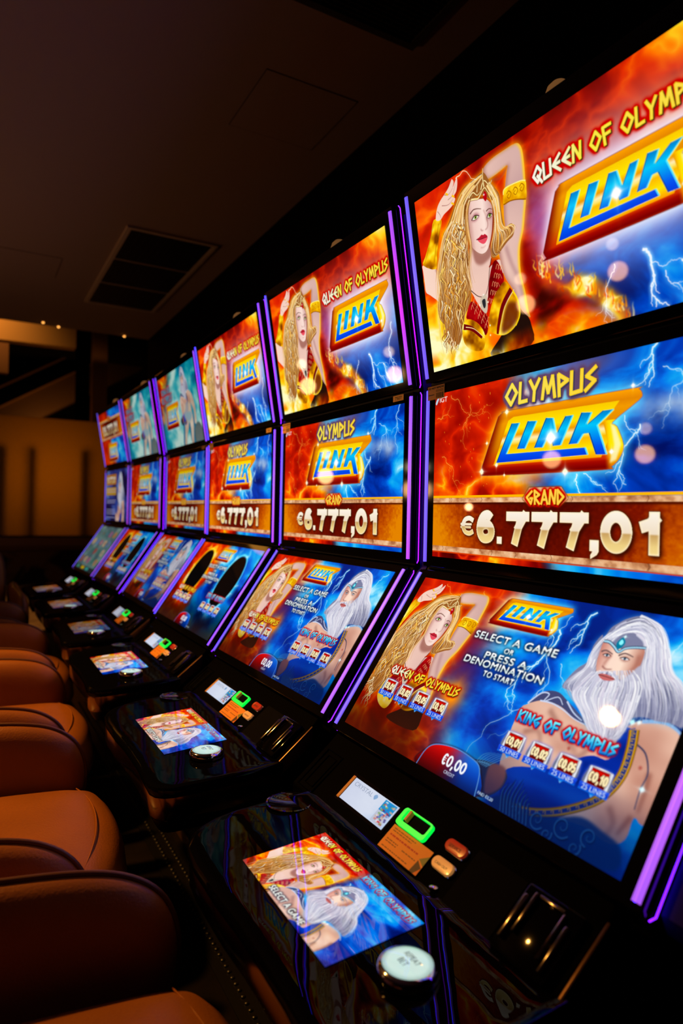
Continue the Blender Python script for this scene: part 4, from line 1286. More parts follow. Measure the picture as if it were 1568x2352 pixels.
def art_number(S):
    c = Canvas(48, 18, S)
    c.a[:] = np.array((250, 200, 116), np.float32) / 255
    c.put(c.digits('7507', (9, 4, 39, 14), .17), (40, 24, 10))
    return c

def art_button(S):
    c = Canvas(60, 60, S)
    c.a[:] = np.array((205, 228, 220), np.float32) / 255
    r = np.hypot(c.xx - 30, c.yy - 30)
    c.put(sst(22, 30, r), (150, 176, 170), .8)
    c.text('REPEAT', (17, 19, 43, 27), (30, 44, 44))
    c.text('BET', (23, 32, 37, 40), (30, 44, 44))
    return c
# ------------------------------------------------------------------ painted display meshes
def painted(name, c, place, flat=False):
    """A mesh with one vertex per painted dot; place(u, v) gives the position of column share u and row share v."""
    H, W = c.H, c.W
    u, v = np.meshgrid(np.linspace(0, 1, W), np.linspace(0, 1, H))
    co = place(u.ravel(), v.ravel()).astype(np.float32)
    me = bpy.data.meshes.new(name)
    i = np.arange(H * W).reshape(H, W)
    q = np.stack([i[:-1, :-1], i[1:, :-1], i[1:, 1:], i[:-1, 1:]], -1).reshape(-1, 4)
    nf = len(q)
    me.vertices.add(H * W)
    me.vertices.foreach_set('co', co.ravel())
    me.loops.add(nf * 4)
    me.loops.foreach_set('vertex_index', q.ravel().astype(np.int32))
    me.polygons.add(nf)
    me.polygons.foreach_set('loop_start', np.arange(0, nf * 4, 4, dtype=np.int32))
    me.update(calc_edges=True)
    at = me.color_attributes.new('paint', 'FLOAT_COLOR', 'POINT')
    rgba = np.ones((H * W, 4), np.float32)
    rgba[:, :3] = c.linear().reshape(-1, 3)
    at.data.foreach_set('color', rgba.ravel())
    return me

def put(me, name, mat, parent, label=None):
    o = bpy.data.objects.new(name, me)
    if not me.materials:
        me.materials.append(mat)
    col.objects.link(o)
    o.parent = parent
    o.material_slots[0].link = 'OBJECT'
    o.material_slots[0].material = mat
    return tag(o, label)

SEG = dict(top=((-.00458, .36457), (-.06009, .687813)), mid=((0, 0), (0, .3203)), low=((-.19237, -.30376), (-.0153, -.04224)))

def on_seg(key, off=.0009):
    (y0, z0), (y1, z1) = SEG[key]
    L = math.hypot(y1 - y0, z1 - z0)
    ny, nz = -(z1 - z0) / L * off, (y1 - y0) / L * off
    return lambda u, v: np.stack([(u - .5) * .6, y1 + (y0 - y1) * v + ny, z1 + (z0 - z1) * v + nz + FLOOR], 1)

def plane(x0, x1, y0, y1, a, b, off):
    """Rectangle on the plane z = a + b*y, y0 the far edge."""
    k = 1 / math.hypot(1, b)
    return lambda u, v: np.stack([x0 - .3 + (x1 - x0) * u, y0 + (y1 - y0) * v - b * k * off, a + b * (y0 + (y1 - y0) * v) + k * off + FLOOR], 1)

HI, LO = 1.15, .62
ART = dict(
    queen=painted('display', art_queen(HI), on_seg('top')),
    king=painted('display', art_king(LO), on_seg('top')),
    jackpot=painted('display', art_jackpot(LO), on_seg('top')),
    link=painted('display', art_link(HI), on_seg('mid')),
    help=painted('display', art_help(LO), on_seg('mid')),
    menu=painted('display', art_menu(HI), on_seg('low')),
    portal=painted('display', art_portal(.8), on_seg('low')),
    reels=painted('display', art_reels(LO), on_seg('low')),
    deck=painted('deck_display', art_deck(1.5), plane(.176, .430, -.3235, -.4565, -.38, .08, .0012)),
    ticket=painted('service_display', art_ticket(2), plane(.108, .237, -.2285, -.2615, -.18, .8, .0016)),
    card=painted('notice_card', art_card(2), plane(.252, .347, -.2465, -.2765, -.18, .8, .0022)),
    sticker=painted('barcode_sticker', art_sticker(2), lambda u, v: np.stack([-.324 + .054 * u, np.full_like(u, -.0022), .338 - .027 * v + FLOOR], 1)),
    number=painted('number_tag', art_number(2), lambda u, v: np.stack([.257 + .040 * u, np.full_like(u, -.0014), .3405 - .013 * v + FLOOR], 1)),
)

# ------------------------------------------------------------------ slot machines
CORE = 60.
def led_mesh(path, w, colours, name, tube=False, core=CORE):
    """Glowing strip along a (x, y, z) path with colours that run along it."""
    P = [Vector(p) for p in path]
    bm = bmesh.new()
    n = 10
    lay = bm.verts.layers.float_color.new('paint')
    pts = []
    for a, b in zip(P[:-1], P[1:]):
        k = n if len(P) == 2 else 1
        pts += [a.lerp(b, i / k) for i in range(k)]
    pts.append(P[-1])
    T = len(pts) - 1
    rs = []
    for i, p in enumerate(pts):
        t = (pts[min(i + 1, T)] - pts[max(i - 1, 0)]).normalized()
        if tube:
            a = Vector((1, 0, 0))
            if abs(t.x) > .7:
                a = Vector((0, .3, 1)).normalized()
            b = t.cross(a).normalized()
            a = b.cross(t).normalized()
            ring = [p + (a * math.cos(k * math.pi / 3) + b * math.sin(k * math.pi / 3)) * w / 2 for k in range(6)]
        else:
            nrm = Vector((0, -t.z, t.y)) if t.z > 0 else Vector((0, t.z, -t.y))
            x = Vector((w / 2, 0, 0))
            e = Vector((.0012, 0, 0))
            ring = [p - x, p - x * .8 + nrm * .0016, p - e + nrm * .0022, p + nrm * .0024, p + e + nrm * .0022, p + x * .8 + nrm * .0016, p + x]
        s = i / T * (len(colours) - 1)
        j = min(int(s), len(colours) - 2)
        f = s - j
        c = [((colours[j][k] * (1 - f) + colours[j + 1][k] * f) / 255) ** 2.2 for k in range(3)]
        vs = []
        for n_, q in enumerate(ring):
            v = bm.verts.new(q)
            v[lay] = (*c, 1)
            if not tube and n_ == 3:
                v[lay] = (c[0] * 1.6, c[1] * 1.6, c[2] * core, 1)
            vs.append(v)
        rs.append(vs)
    m = len(rs[0])
    for a, b in zip(rs[:-1], rs[1:]):
        for k in range(m):
            bm.faces.new((a[k], a[(k + 1) % m], b[(k + 1) % m], b[k]))
    bm.faces.new(rs[0])
    bm.faces.new(rs[-1][::-1])
    bmesh.ops.recalc_face_normals(bm, faces=bm.faces)
    me = bpy.data.meshes.new(name)
    bm.to_mesh(me)
    bm.free()
    return me

PANEL = dict(top=((-.0015, .3465), (-.0650, .7165)), mid=((0, -.0215), (0, .3405)), low=((-.2035, -.3202), (-.0050, -.0270)))
BLUE, VIOLET, MAGENTA, LILAC = (88, 66, 255), (165, 88, 255), (236, 56, 255), (200, 112, 255)

def slab(key, th, off=0., x=.3315):
    (y0, z0), (y1, z1) = PANEL[key]
    L = math.hypot(y1 - y0, z1 - z0)
    ny, nz = -(z1 - z0) / L, (y1 - y0) / L
    a, b = (y0 + ny * off, z0 + nz * off), (y1 + ny * off, z1 + nz * off)
    c, d = (y1 + ny * (off - th), z1 + nz * (off - th)), (y0 + ny * (off - th), z0 + nz * (off - th))
    return MB().prism([(p, q + FLOOR) for p, q in (a, b, c, d)], -x, x, .0015)

DECK_OUT = [(.022,-.272),(.020,-.36),(.020,-.42),(.026,-.45),(.040,-.478),(.062,-.500),(.09,-.512),(.14,-.516),(.23,-.515),(.30,-.511),(.36,-.510),(.44,-.511),(.52,-.516),(.548,-.517),(.568,-.511),(.583,-.497),(.591,-.478),(.597,-.44),(.603,-.39),(.605,-.33),(.605,-.272)]

def deck_ring(inset, dz):
    p = np.array(DECK_OUT)
    d = np.gradient(p, axis=0)
    n = np.stack([-d[:, 1], d[:, 0]], 1)
    n /= np.linalg.norm(n, axis=1, keepdims=True)
    q = p + n * inset
    q[0, 1] = q[-1, 1] = -.272
    return [(x - .3, y, -.38 + .08 * y + dz + FLOOR) for x, y in q]

def on_console(x, y, off=0.):
    k = 1 / math.hypot(1, .8)
    return Vector((x - .3, y - .8 * k * off, -.18 + .8 * y + k * off + FLOOR))

def console_block(x0, x1, y0, y1, h, bevel=.0015, h0=0.):
    """Raised block lying on the sloped console, y0 the upper edge."""
    mb = MB()
    vs = [mb.bm.verts.new(on_console(x, y, z)) for z in (h0, h) for x, y in ((x0, y0), (x1, y0), (x1, y1), (x0, y1))]
    for f in ((0, 1, 2, 3), (7, 6, 5, 4), (0, 4, 5, 1), (1, 5, 6, 2), (2, 6, 7, 3), (3, 7, 4, 0)):
        mb.face([vs[i] for i in f])
    if bevel:
        bmesh.ops.bevel(mb.bm, geom=list(mb.bm.edges), offset=bevel, segments=2, affect='EDGES', profile=.5)
    return mb

def capsule(cx, cy, L, W, h, n=10):
    """Pill shape lying on the console."""
    k = math.hypot(1, .8)
    out = []
    for s, a0 in ((1, -math.pi / 2), (-1, math.pi / 2)):
        out += [(cx + s * (L - W) / 2 + math.cos(a0 + i * math.pi / n) * W / 2, cy + math.sin(a0 + i * math.pi / n) * W / 2 / k) for i in range(n + 1)]
    def r(sc, z):
        return [on_console(cx + (x - cx) * sc, cy + (y - cy) * sc, z) for x, y in out]
    return MB().rings([r(1, 0), r(1, h * .7), r(.93, h), r(.6, h * 1.08)])

def lettering(text, mat, parent, origin, ux, uy, width, name='lettering'):
    """Flat lettering whose left base point is origin, along ux with up uy."""
    tri, lo, hi = glyphs(text)
    s = width / (hi[0] - lo[0])
    bm = bmesh.new()
    for t in tri:
        vs = [bm.verts.new(origin + ux * float((p[0] - lo[0]) * s) + uy * float((p[1] - lo[1]) * s)) for p in t]
        bm.faces.new(vs)
    me = bpy.data.meshes.new(name)
    bm.to_mesh(me)
    bm.free()
    me.materials.append(mat)
    o = bpy.data.objects.new(name, me)
    col.objects.link(o)
    o.parent = parent
    return o

def make_machine(label, arts, loc, rz, dim=False, faint=False, lit=True):
    t = thing('slot_machine', label, 'slot machine', loc, rz, 'slot machines in a row along the wall')
    z = lambda pts: [(a, b + FLOOR) for a, b in pts]
    MB().prism(z([(-.050, .722), (.014, .3435), (.014, -.026), (-.186, -.322), (-.186, -.352), (.10, -.36), (.17, -.02), (.17, .50), (.07, .722)]), -.334, .334, .003).build('cabinet', MAT['black_satin'], t)
    MB().box(-.33, .33, -.095, .32, .04, FLOOR - .352, .004).build('base_cabinet', MAT['black_satin'], t)
    MB().box(-.325, .325, -.104, .30, 0, .045, .003).build('kick_plate', MAT['bronze'], t)
    for key, lb in (('top', 'black glass frame of the uppermost screen'), ('mid', 'black glass frame of the middle screen'), ('low', 'black glass frame of the sloping lowest screen')):
        slab(key, .012).build('screen_frame', MAT['black_glass'], t, label=lb)
    m = MAT['screen_dim'] if dim else MAT['screen']
    for a in arts:
        put(ART[a], 'display', m, t)
    # light strips along both sides of every screen
    for key in ('top', 'mid', 'low'):
        (y0, z0), (y1, z1) = PANEL[key]
        L = math.hypot(y1 - y0, z1 - z0)
        dy, dz = (y1 - y0) / L * .009, (z1 - z0) / L * .009
        a, b = (y0 + dy, z0 + dz + FLOOR), (y1 - dy, z1 - dz + FLOOR)
        for x, w, cs in ((-.3255, .0105, ((120, 92, 255), (132, 108, 255), (116, 96, 255))), (.3230, .0115, {'top': (VIOLET, MAGENTA, VIOLET), 'mid': ((205, 80, 255), LILAC, VIOLET), 'low': (VIOLET, LILAC, (205, 70, 255))}[key])):
            if key == 'low' and x > 0:
                cs = ((176, 92, 255), (200, 108, 255), (160, 92, 255))
            put(led_mesh([(x, *a), (x, *b)], w, cs, 'light_strip', False, 5. if dim else CORE), 'light_strip', MAT['led'], t)
        for sx in (-1, 1):
            ny, nz = (z1 - z0) / L * .016, -(y1 - y0) / L * .016
            p, q = (a[0] + ny, a[1] + nz), (b[0] + ny, b[1] + nz)
            X = sx * .338
            hook = lambda e, s: [(X - sx * .016, e[0] + dy * s * 1.2, e[1] + dz * s * 1.2), (X - sx * .005, e[0] + dy * s, e[1] + dz * s), (X, e[0] + dy * s * .3, e[1] + dz * s * .3)]
            path = hook(p, -1)[1:] + [(X, p[0] + (q[0] - p[0]) * i / 6, p[1] + (q[1] - p[1]) * i / 6) for i in range(1, 6)] + hook(q, 1)[::-1][:-1]
            put(led_mesh(path, .0021, ((120, 26, 255), (150, 14, 255), (110, 40, 255)) if key != 'low' else ((125, 30, 255), (70, 36, 255), (135, 30, 255)), 'edge_light', True), 'edge_light', MAT['edge_led'], t)
    # filler panel that closes the gap to the next machine
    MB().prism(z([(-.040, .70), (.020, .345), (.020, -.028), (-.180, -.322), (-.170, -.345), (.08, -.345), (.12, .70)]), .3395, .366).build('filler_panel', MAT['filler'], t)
    # lamp on top
    MB().lathe([(.024, 0), (.024, .008), (.022, .010), (.0215, .024), (.018, .035), (.011, .042), (.002, .045)], (.018, -.012, FLOOR + .720), 24).build('top_lamp', MAT['candle'], t, 'all')
    put(ART['sticker'], 'barcode_sticker', MAT['printed'], t)
    put(ART['number'], 'number_tag', MAT['printed'], t)
    # sloped console
    con = MB().prism(z([(-.188, -.326), (-.205, -.344), (-.2845, -.4076), (-.2845, -.50), (-.09, -.50), (-.09, -.326)]), -.327, .296, .003).build('console', MAT['console_black'], t)
    put(ART['ticket'], 'service_display', m, con)
    console_block(.0985, .1065, -.2275, -.2625, .0022).build('display_edge', MAT['orange_strip'], con)
    console_block(.096, .242, -.2235, -.2655, .001, 0).build('display_surround', MAT['black_glass'], con)
    # glowing card slot
    k = math.hypot(1, .8)
    def rr(x0, x1, y0, y1, r, n=5):
        o = []
        for cx, cy, a in ((x1 - r, y0 - r / k, 0), (x0 + r, y0 - r / k, 90), (x0 + r, y1 + r / k, 180), (x1 - r, y1 + r / k, 270)):
            o += [(cx + r * math.cos(math.radians(a + 90 * i / n)), cy + r / k * math.sin(math.radians(a + 90 * i / n))) for i in range(n + 1)]
        return o
    A, B = rr(.252, .320, -.2235, -.2455, .006), rr(.259, .316, -.2250, -.2395, .004)
    MB().rings([[on_console(x, y, 0) for x, y in A], [on_console(x, y, .006) for x, y in A], [on_console(x, y, .006) for x, y in B], [on_console(x, y, .001) for x, y in B]], False, False).build('card_slot', MAT['green_glow'], con)
    console_block(.262, .315, -.2255, -.2385, .0012, 0).build('slot_mouth', MAT['black_matte'], con)
    console_block(.2655, .2705, -.2245, -.2375, .0075, .0006).build('slot_tongue', MAT['orange_strip'], con)
    put(ART['card'], 'notice_card', MAT['printed'], con)
    ux, up = Vector((1, 0, 0)), Vector((0, 1, .8)).normalized()
    for cy, mt, tx, w in ((-.2300, MAT['red_button'], 'SERVICE', .024), (-.2520, MAT['amber_button'], 'CASH OUT', .025)):
        capsule(.376, cy, .0445, .0195, .004).build('button_rim', MAT['chrome'], con, True)
        bt = capsule(.376, cy, .041, .017, .0072).build('button', mt, con, True)
        lettering(tx, MAT['ink'], bt, on_console(.376 - w / 2, cy - .0025, .0081), ux, up, w)
    MB().lathe([(.006, 0), (.006, .004), (.004, .005)], on_console(.384, -.275), 12).build('lock', MAT['chrome'], con, True)
    # banknote acceptor and the frames on the console
    console_block(.405, .492, -.2165, -.2795, .0012, 0).build('dark_recess', MAT['black_matte'], con)
    ba = console_block(.500, .582, -.2160, -.2820, .010, .003).build('note_acceptor', MAT['black_gloss'], con, True)
    for x0, x1, y0, y1 in ((.507, .513, -.228, -.272), (.518, .523, -.222, -.262), (.561, .565, -.224, -.268), (.570, .575, -.232, -.275)):
        console_block(x0, x1, y0, y1, .016, .002, .008).build('guide_rib', MAT['dark_chrome'], ba, True)
    console_block(.524, .560, -.2215, -.2245, .014, .001, .008).build('note_slot', MAT['dark_chrome'], ba, True)
    fr = MB()
    pr = [(-.012, -.218), (.040, -.218), (.040, -.280), (-.012, -.280)]
    fr.tube([on_console(x, y, .001) for x, y in pr], .0018, 6, True)
    pr = [(.002, -.225), (.030, -.225), (.030, -.273), (.002, -.273)]
    fr.tube([on_console(x, y, .001) for x, y in pr], .0012, 6, True)
    fr.build('blank_frame', MAT['black_gloss'], con, True)
    MB().prism([(-.206, -.3445 + FLOOR), (-.286, -.4085 + FLOOR), (-.286, -.44 + FLOOR), (-.206, -.38 + FLOOR)], .2945, .300, .002).build('console_rim_glow', MAT['bronze'], con, True)  # warm rim light on the console's right edge, put in as a bronze strip
    # button deck
    dk = MB().rings([deck_ring(.024, 0), deck_ring(.012, 0), deck_ring(.007, -.0002), deck_ring(.0025, -.0022), deck_ring(.0003, -.007), deck_ring(0, -.016), deck_ring(.0025, -.021)]).build('button_deck', MAT['lacquer'], t, True)
    MB().rings([deck_ring(.004, -.021), deck_ring(.0035, -.026), deck_ring(.0045, -.060), deck_ring(.007, -.064)]).build('deck_band', MAT['dark_chrome'], dk, True)
    MB().rings([deck_ring(.012, -.062), deck_ring(.012, -.075), deck_ring(.022, -.092)]).build('deck_underside', MAT['black_satin'], dk, True)
    put(ART['deck'], 'deck_display', MAT['screen_faint'] if faint else m, dk)
    zd = lambda y: -.38 + .08 * y + FLOOR
    MB().lathe([(.033, 0), (.0345, .003), (.0335, .009), (.031, .0125), (.028, .0135), (.0275, .0125)], (.187, -.387, zd(-.387)), 36).build('button_ring', MAT['chrome'], dk, True)
    if lit:
        put(BUTTON, 'spin_button', m, dk)
    else:
        MB().lathe([(.0278, .011), (.027, .0145), (.002, .0155)], (.187, -.387, zd(-.387)), 30).build('spin_button', MAT['unlit_cap'], dk, True)
    MB().lathe([(.040, -.001), (.040, .0014), (.037, .002), (.035, .0006), (.002, .0004)], (-.248, -.326, zd(-.326)), 36).build('speaker_cover', MAT['black_glass'], dk, True)
    for x in (-.17, .17):
        MB().prism([(-.095, -.66 + FLOOR), (-.095, -.49 + FLOOR), (-.44, -.49 + FLOOR), (-.44, -.506 + FLOOR)], x - .012, x + .012, .002).build('deck_bracket', MAT['black_satin'], t)
    return t

def button_cap():
    c = art_button(2)
    n = c.W
    def pl(u, v):
        a, r = np.arctan2(v - .5, u - .5), np.maximum(np.abs(u - .5), np.abs(v - .5)) * 2
        x, y = np.cos(a) * r * .0278, -np.sin(a) * r * .0278
        return np.stack([.187 + x, -.387 + y, -.38 + .08 * -.387 + FLOOR + .0128 + .0035 * (1 - r ** 2)], 1)
    # sample the flat drawing on the round cap
    yy, xx = np.mgrid[0:n, 0:n] / (n - 1.) - .5
    a, r = np.arctan2(yy, xx), np.maximum(np.abs(xx), np.abs(yy))
    iy, ix = ((np.sin(a) * r + .5) * (n - 1)).astype(int), ((np.cos(a) * r + .5) * (n - 1)).astype(int)
    c.a = c.a[np.clip(iy, 0, n - 1), np.clip(ix, 0, n - 1)]
    me = painted('spin_button', c, pl)
    me.polygons.foreach_set('use_smooth', [True] * len(me.polygons))
    return me
BUTTON = button_cap()

SPOTS = (
    ('slot machine nearest the camera, its queen artwork cut off by the right edge', ('queen', 'link', 'menu'), 0., 0., 0., 0),
    ('second slot machine from the right, whole in view, orange 7507 tag over its jackpot screen', ('queen', 'link', 'menu'), -.71880597, .00337928, .01139547, 0),
    ('third slot machine from the right, queen on top and dark portals on its sloping screen', ('queen', 'link', 'portal'), -1.44246105, .0084692, -.00290799, 0),
    ('fourth slot machine from the right, standing king on top and queen-and-king menu below', ('king', 'link', 'menu'), -2.1502716, .02357339, -.01203802, 1),
    ('fifth slot machine from the right, standing king on top and dark portals below', ('king', 'link', 'portal'), -2.9054391, .01859006, .01372635, 1),
    ('farthest slot machine at the left end of the row, jackpot figure on its top screen', ('jackpot', 'help', 'reels'), -3.615, .003, .026, 1),
)
for i, (lb, arts, x, y, a, dim) in enumerate(SPOTS):
    make_machine(lb, arts, (x + .3, y, 0), a, dim, i > 2, i < 5)

# ------------------------------------------------------------------ armchairs in front of the machines
def cushion(poly, prof):
    """Loft of a plan outline; prof is a list of (inset, z)."""
    p = np.array(_smooth(poly, 6))
    c = p.mean(0)
    d = np.roll(p, -1, 0) - np.roll(p, 1, 0)
    n = np.stack([-d[:, 1], d[:, 0]], 1)
    n /= np.linalg.norm(n, axis=1, keepdims=True)
    return p, n, [np.concatenate([p + n * i, np.full((len(p), 1), z)], 1) for i, z in prof]

def make_chair():
    t = thing('armchair', '', 'chair', (0, 0, 0), 0, 'brown leather chairs in front of the machines')
    # seat: thick cushion with a bowed front roll
    plan = [(.236, -.22), (.238, -.05), (.238, .10), (.228, .20), (.185, .248), (.09, .272), (0, .279), (-.09, .272), (-.185, .248), (-.228, .20), (-.238, .10), (-.238, -.05), (-.236, -.22), (-.12, -.25), (.12, -.25)]
    p, n, rs = cushion(plan, [(.030, .492), (.010, .497), (.002, .510), (0, .535), (.004, .565), (.014, .592), (.030, .610)])
    e = rs[-1]
    for sc, z in ((.90, .621), (.78, .628), (.55, .632), (.25, .6335)):
        e2 = e.copy()
        e2[:, :2] = e[:, :2] * sc
        e2[:, 2] = z
        rs.append(e2)
    seat = MB().rings([[tuple(q) for q in r] for r in rs]).build('seat', MAT['leather'], t, 'all')
    MB().tube([(x + a * .001, y + b * .001, .512) for (x, y), (a, b) in zip(p, n)], .0042, 8, True).build('seat_piping', MAT['piping'], seat, 'all')
    MB().tube([(x, .222 - .9 * x * x, .6265 - .3 * x * x) for x in np.linspace(-.20, .20, 17)], .0013, 6).build('seat_seam', MAT['leather'], seat, 'all')
    MB().box(-.21, .21, -.22, .22, .455, .495, .01).build('seat_base', MAT['black_satin'], t)
    # arms: upright padded slabs with piping on both rims
    side = [(-.27, .47), (-.1, .47), (.06, .475), (.15, .50), (.196, .56), (.205, .625), (.185, .685), (.14, .722), (.07, .740), (-.05, .748), (-.18, .752), (-.27, .752)]
    s = np.array(_smooth(side, 5))
    d = np.roll(s, -1, 0) - np.roll(s, 1, 0)
    nn = np.stack([-d[:, 1], d[:, 0]], 1)
    nn /= np.linalg.norm(nn, axis=1, keepdims=True)
    for sx in (-1, 1):
        prof = [(.075, .249), (.05, .2495), (.028, .253), (.012, .261), (.003, .271), (0, .283), (.003, .295), (.012, .305), (.028, .313), (.05, .3165), (.075, .317)]
        rg = [[(sx * x, a[0] + b[0] * i, a[1] + b[1] * i) for a, b in zip(s, nn)] for i, x in prof]
        def flat(r, k):
            c = np.mean(r, axis=0)
            return [tuple(c + (np.array(q) - c) * k) for q in r]
        rg = [flat(rg[0], .3), flat(rg[0], .8)] + rg + [flat(rg[-1], .8), flat(rg[-1], .3)]
        arm = MB().rings(rg).build('armrest', MAT['leather'], t, 'all')
        MB().tube([(sx * .283, a[0] - b[0] * .0015, a[1] - b[1] * .0015) for a, b in zip(s, nn)], .0042, 8, True).build('arm_piping', MAT['piping'], arm, 'all')
    # back
    back = [(-.20, .50), (0, .49), (.20, .50), (.235, .60), (.242, .76), (.232, .90), (.19, .965), (.10, .985), (0, .99), (-.10, .985), (-.19, .965), (-.232, .90), (-.242, .76), (-.235, .60)]
    s = np.array(_smooth(back, 5))
    d = np.roll(s, -1, 0) - np.roll(s, 1, 0)
    nn = np.stack([-d[:, 1], d[:, 0]], 1)
    nn /= np.linalg.norm(nn, axis=1, keepdims=True)
    yy = lambda x, z: -.30 - .16 * (z - .5) + .5 * x * x
    prof = [(.12, .058), (.05, .052), (.016, .044), (.002, .030), (0, .012), (0, -.02), (.004, -.034), (.03, -.042), (.1, -.044)]
    bk = MB().rings([[(a[0] + b[0] * i, yy(a[0], a[1]) + y, a[1] + b[1] * i) for a, b in zip(s, nn)] for i, y in prof]).build('backrest', MAT['leather'], t, 'all')
    for o in (.030, -.022):
        MB().tube([(a[0] - b[0] * .001, yy(a[0], a[1]) + o, a[1] - b[1] * .001) for a, b in zip(s, nn)], .0042, 8, True).build('back_piping', MAT['piping'], bk, 'all')
    MB().lathe([(.034, .05), (.034, .40), (.07, .43), (.07, .456)], (0, 0, 0), 24).build('pedestal', MAT['dark_chrome'], t, True)
    MB().lathe([(.235, 0), (.235, .012), (.20, .026), (.05, .055)], (0, 0, 0), 40).build('base', MAT['dark_chrome'], t, True)
    MB().tube([(.17 * math.cos(a), .05 + .17 * math.sin(a), .22) for a in np.linspace(0, 6.283, 33)[:-1]], .011, 8, True).build('foot_ring', MAT['dark_chrome'], t, 'all')
    return t

def copy_thing(o, parent=None):
    c = o.copy()
    col.objects.link(c)
    c.parent = parent
    for ch in list(o.children):
        copy_thing(ch, c)
    return c

chair = make_chair()
CHAIRS = (
    ((.395, -.775, 0), -.12, 'brown leather armchair at the bottom edge, in front of the nearest slot machine'),
    ((-.315, -.800, 0), -.13, 'brown leather armchair in front of the slot machine second from the right'),
    ((-1.02, -.755, 0), -.10, 'brown leather armchair with the brightest lit arm, in front of the third slot machine'),
    ((-1.76, -.715, 0), -.05, 'brown leather armchair in front of the fourth slot machine, its seat in shade'),
    ((-2.50, -.745, 0), -.04, 'dark unlit armchair in front of the fifth slot machine from the right'),
    ((-3.15, -.83, 0), -1.50, 'farthest armchair, swivelled side-on with its tall backrest in view at the left edge'),
)
for i, (loc, rz, lb) in enumerate(CHAIRS):
    o = chair if i == 0 else copy_thing(chair)
    o.location, o.rotation_euler = loc, (0, 0, rz)
    o['label'] = lb

# ------------------------------------------------------------------ studded floor strip under the decks
strip = thing('floor_strip', 'black studded rubber strip on the floor under the button decks', 'floor strip', (0, 0, 0))
MB().box(-3.9, 1.0, -.215, -.115, 0, .004).build('mat', MAT['rubber'], strip)
sb = MB()
for i in range(160):
    for j in range(2):
        x, y = -3.4 + i * .026 + j * .013, -.18 + j * .035
        sb.lathe([(.0075, .004), (.006, .0075), (.001, .009)], (x, y, 0), 8)
tag(sb.build('rubber_studs', MAT['rubber'], strip, 'all'), kind='stuff')

# ------------------------------------------------------------------ ceiling fittings
def vent(x0, x1, y0, y1, label, light_frame):
    t = thing('ceiling_vent', label, 'air vent', ((x0 + x1) / 2, (y0 + y1) / 2, CEIL), 0, 'air vents in the ceiling')
    cx, cy = (x0 + x1) / 2, (y0 + y1) / 2
    X0, X1, Y0, Y1 = x0 - cx, x1 - cx, y0 - cy, y1 - cy
    w = .028
    f = MB()
    for a in ((X0, X1, Y0, Y0 + w), (X0, X1, Y1 - w, Y1), (X0, X0 + w, Y0 + w, Y1 - w), (X1 - w, X1, Y0 + w, Y1 - w)):
        f.box(*a, -.014, 0)
    f.build('frame', MAT['vent_frame'] if light_frame else MAT['groove'], t)
    L = (X1 - X0 - 2 * w) / 3
    for i in range(3):
        a = X0 + w + i * L
        g = MB()
        n = 26
        for k in range(n):
            x = a + .006 + (L - .012) * (k + .5) / n
            g.box(x - .0035, x + .0035, Y0 + w, Y1 - w, -.010, -.001)
        for k in range(12):
            y = Y0 + w + (Y1 - Y0 - 2 * w) * (k + .5) / 12
            g.box(a + .006, a + L - .006, y - .002, y + .002, -.008, -.002)
        g.box(a, a + L, Y0 + w, Y1 - w, -.001, 0)
        g.build('grille', MAT['grille'], t)
        if i:
            MB().box(a - .006, a + .006, Y0 + w, Y1 - w, -.013, 0).build('divider', MAT['vent_frame'] if light_frame else MAT['groove'], t)
    return t
vent(-4.79, -3.08, -.005, .56, 'rectangular three-part ceiling vent with a pale frame, over the far slot machines', True)
vent(-.95, .76, .0, .575, 'dark ceiling vent at the top edge, over the nearest slot machine', False)

def hatch(x0, x1, y0, y1, label):
    cx, cy = (x0 + x1) / 2, (y0 + y1) / 2
    t = thing('access_panel', label, 'access panel', (cx, cy, CEIL), 0, 'flush access panels in the ceiling')
    a, b = (x1 - x0) / 2, (y1 - y0) / 2
    MB().box(-a, a, -b, b, -.0012, 0).build('panel_edge', MAT['groove'], t)
    MB().box(-a + .004, a - .004, -b + .004, b - .004, -.0022, -.0004).build('panel', MAT['ceiling_paint'], t)
hatch(-1.765, -1.33, .162, .57, 'square flush access panel between the two ceiling vents')
hatch(-4.32, -3.88, -.72, -.275, 'flush access panel in the ceiling near the left edge')

for x, y, lb in ((-1.42, -1.77, 'recessed downlight over the chairs nearest the camera'), (-4.32, -1.86, 'recessed downlight over the far chairs'), (-5.3, -1.51, 'recessed downlight near the end of the ceiling')):
    t = thing('downlight', lb, 'ceiling light', (x, y, CEIL), 0, 'recessed ceiling downlights')
    MB().lathe([(.075, -.006), (.075, 0), (.055, 0), (.055, -.006)], (0, 0, 0), 28).build('trim_ring', MAT['brass'], t, True)
    MB().lathe([(.052, -.001), (.052, -.004), (.001, -.0045)], (0, 0, 0), 24).build('lens', MAT['pendant'], t, True)
for i, (x, y) in enumerate(((-5.66, -.24), (-5.74, -.10), (-5.75, .50))):
    t = thing('spotlight', ('tiny glowing spotlight at the ceiling edge, leftmost of three', 'tiny glowing spotlight at the ceiling edge, middle of three', 'tiny glowing spotlight at the ceiling edge, rightmost of three')[i], 'ceiling light', (x, y, CEIL), 0, 'tiny spotlights along the ceiling edge')
    MB().lathe([(.022, 0), (.022, -.006), (.012, -.010)], (0, 0, 0), 16).build('ring', MAT['brass'], t, True)
    MB().lathe([(.011, -.010), (.008, -.018), (.001, -.020)], (0, 0, 0), 12).build('bulb', MAT['glint'], t, True)
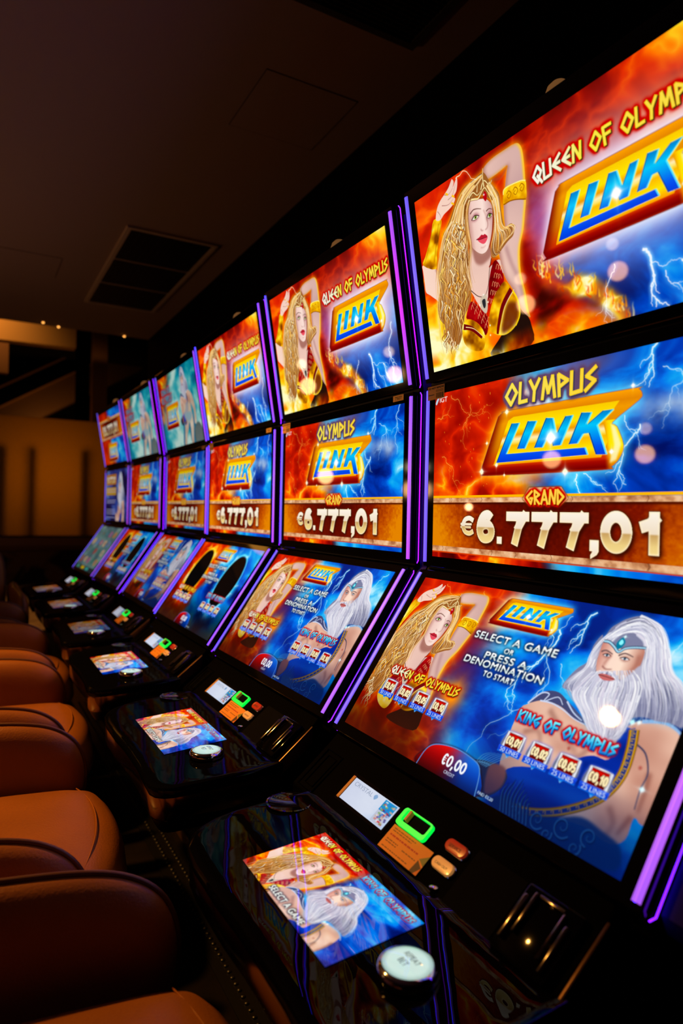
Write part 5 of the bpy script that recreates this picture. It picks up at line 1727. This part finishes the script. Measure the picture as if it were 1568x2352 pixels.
for i, p in enumerate(PENDANTS):
    t = thing('pendant_light', ('globe pendant lamp over the hall left of the chairs', 'second globe pendant lamp over the hall', 'third globe pendant lamp, farthest down the hall', 'low globe pendant lamp over the hall')[i], 'pendant lamp', p, 0, 'globe pendant lamps of the hall')
    n = 12
    MB().lathe([(max(.002, .075 * math.sin(math.pi * k / n)), -.075 * math.cos(math.pi * k / n)) for k in range(n + 1)], (0, 0, 0), 20).build('globe', MAT['pendant'], t, 'all')
    top = CEIL if p[0] > -5.8 else 6.2
    MB().lathe([(.004, .075), (.004, top - p[2])], (0, 0, 0), 8).build('rod', MAT['brass'], t, True)

# ------------------------------------------------------------------ beyond the row
structure(MB().prism([(-9.2, 3.36), (.47, 3.46), (.47, 4.3), (-9.2, 4.3)], -9.2, -9.0).build('beam_cross', MAT['beam_paint']))
structure(MB().box(-9.15, -9.0, -3.0, -.375, 3.01, 3.41).build('beam_panel', MAT['brown_paint']))
structure(MB().box(-11.2, -11.0, 1.0, 1.235, 0, 6.2).build('column_brown', MAT['brown_paint']))
structure(MB().box(-12.2, -12.0, .875, 1.10, 0, 6.2).build('column_black', MAT['wall_black']))
structure(MB().box(-10.75, -10.45, -9.2, 3.0, 0, .54).build('wall_low', carpet))
structure(MB().box(-10.78, -10.42, -9.2, 3.0, .54, .60).build('trim_1', MAT['bronze']))
structure(MB().box(-10.74, -10.46, -9.2, 3.0, .60, .735).build('wall_ledge', MAT['ledge']))
pt = thing('glass_partition', 'frosted glass partition glowing amber on a low wall beyond the row', 'partition', (-10.5, 0, .735), 0)
for i, (a, b) in enumerate(((-6, -1.9), (-1.895, 2.6))):
    MB().box(-.02, 0, a, b, .03, 1.89).build('glass_panel', MAT['frosted'], pt)
MB().box(-.03, .01, -6, 2.6, 0, .03).build('bottom_rail', MAT['chrome'], pt)
for i, y in enumerate((-.33, .065, .80)):
    o = MB().box(-.05, .05, -.052, .052, 0, 1.38, .006).build('post', MAT['wall_black'])
    o.location = (-10.64, y, .735)
    tag(o, ('dark square post behind the glass partition, leftmost of three', 'dark square post behind the glass partition, middle of three', 'dark square post behind the glass partition, rightmost of three')[i], 'post', 'posts behind the glass partition')
es = thing('escalator', 'dim escalator rising to the right above the glass partition', 'escalator', (-23, 0, 0))
def run(y0, z0, y1, z1, th, d0, d1, name, mat):
    MB().prism([(y0, z0), (y1, z1), (y1, z1 - th), (y0, z0 - th)], d0, d1).build(name, mat, es)
run(-1.6, 2.95, 5, 7.05, .55, -1.2, -.1, 'truss', MAT['dark_panel'])
run(-1.6, 3.35, 5, 7.45, .40, -.12, -.08, 'side_panel', MAT['dark_panel'])
run(-1.6, 3.40, 5, 7.50, .05, -.14, -.02, 'skirt', MAT['brass'])
run(-1.6, 4.05, 5, 8.15, .06, -.14, -.04, 'handrail', MAT['bronze'])
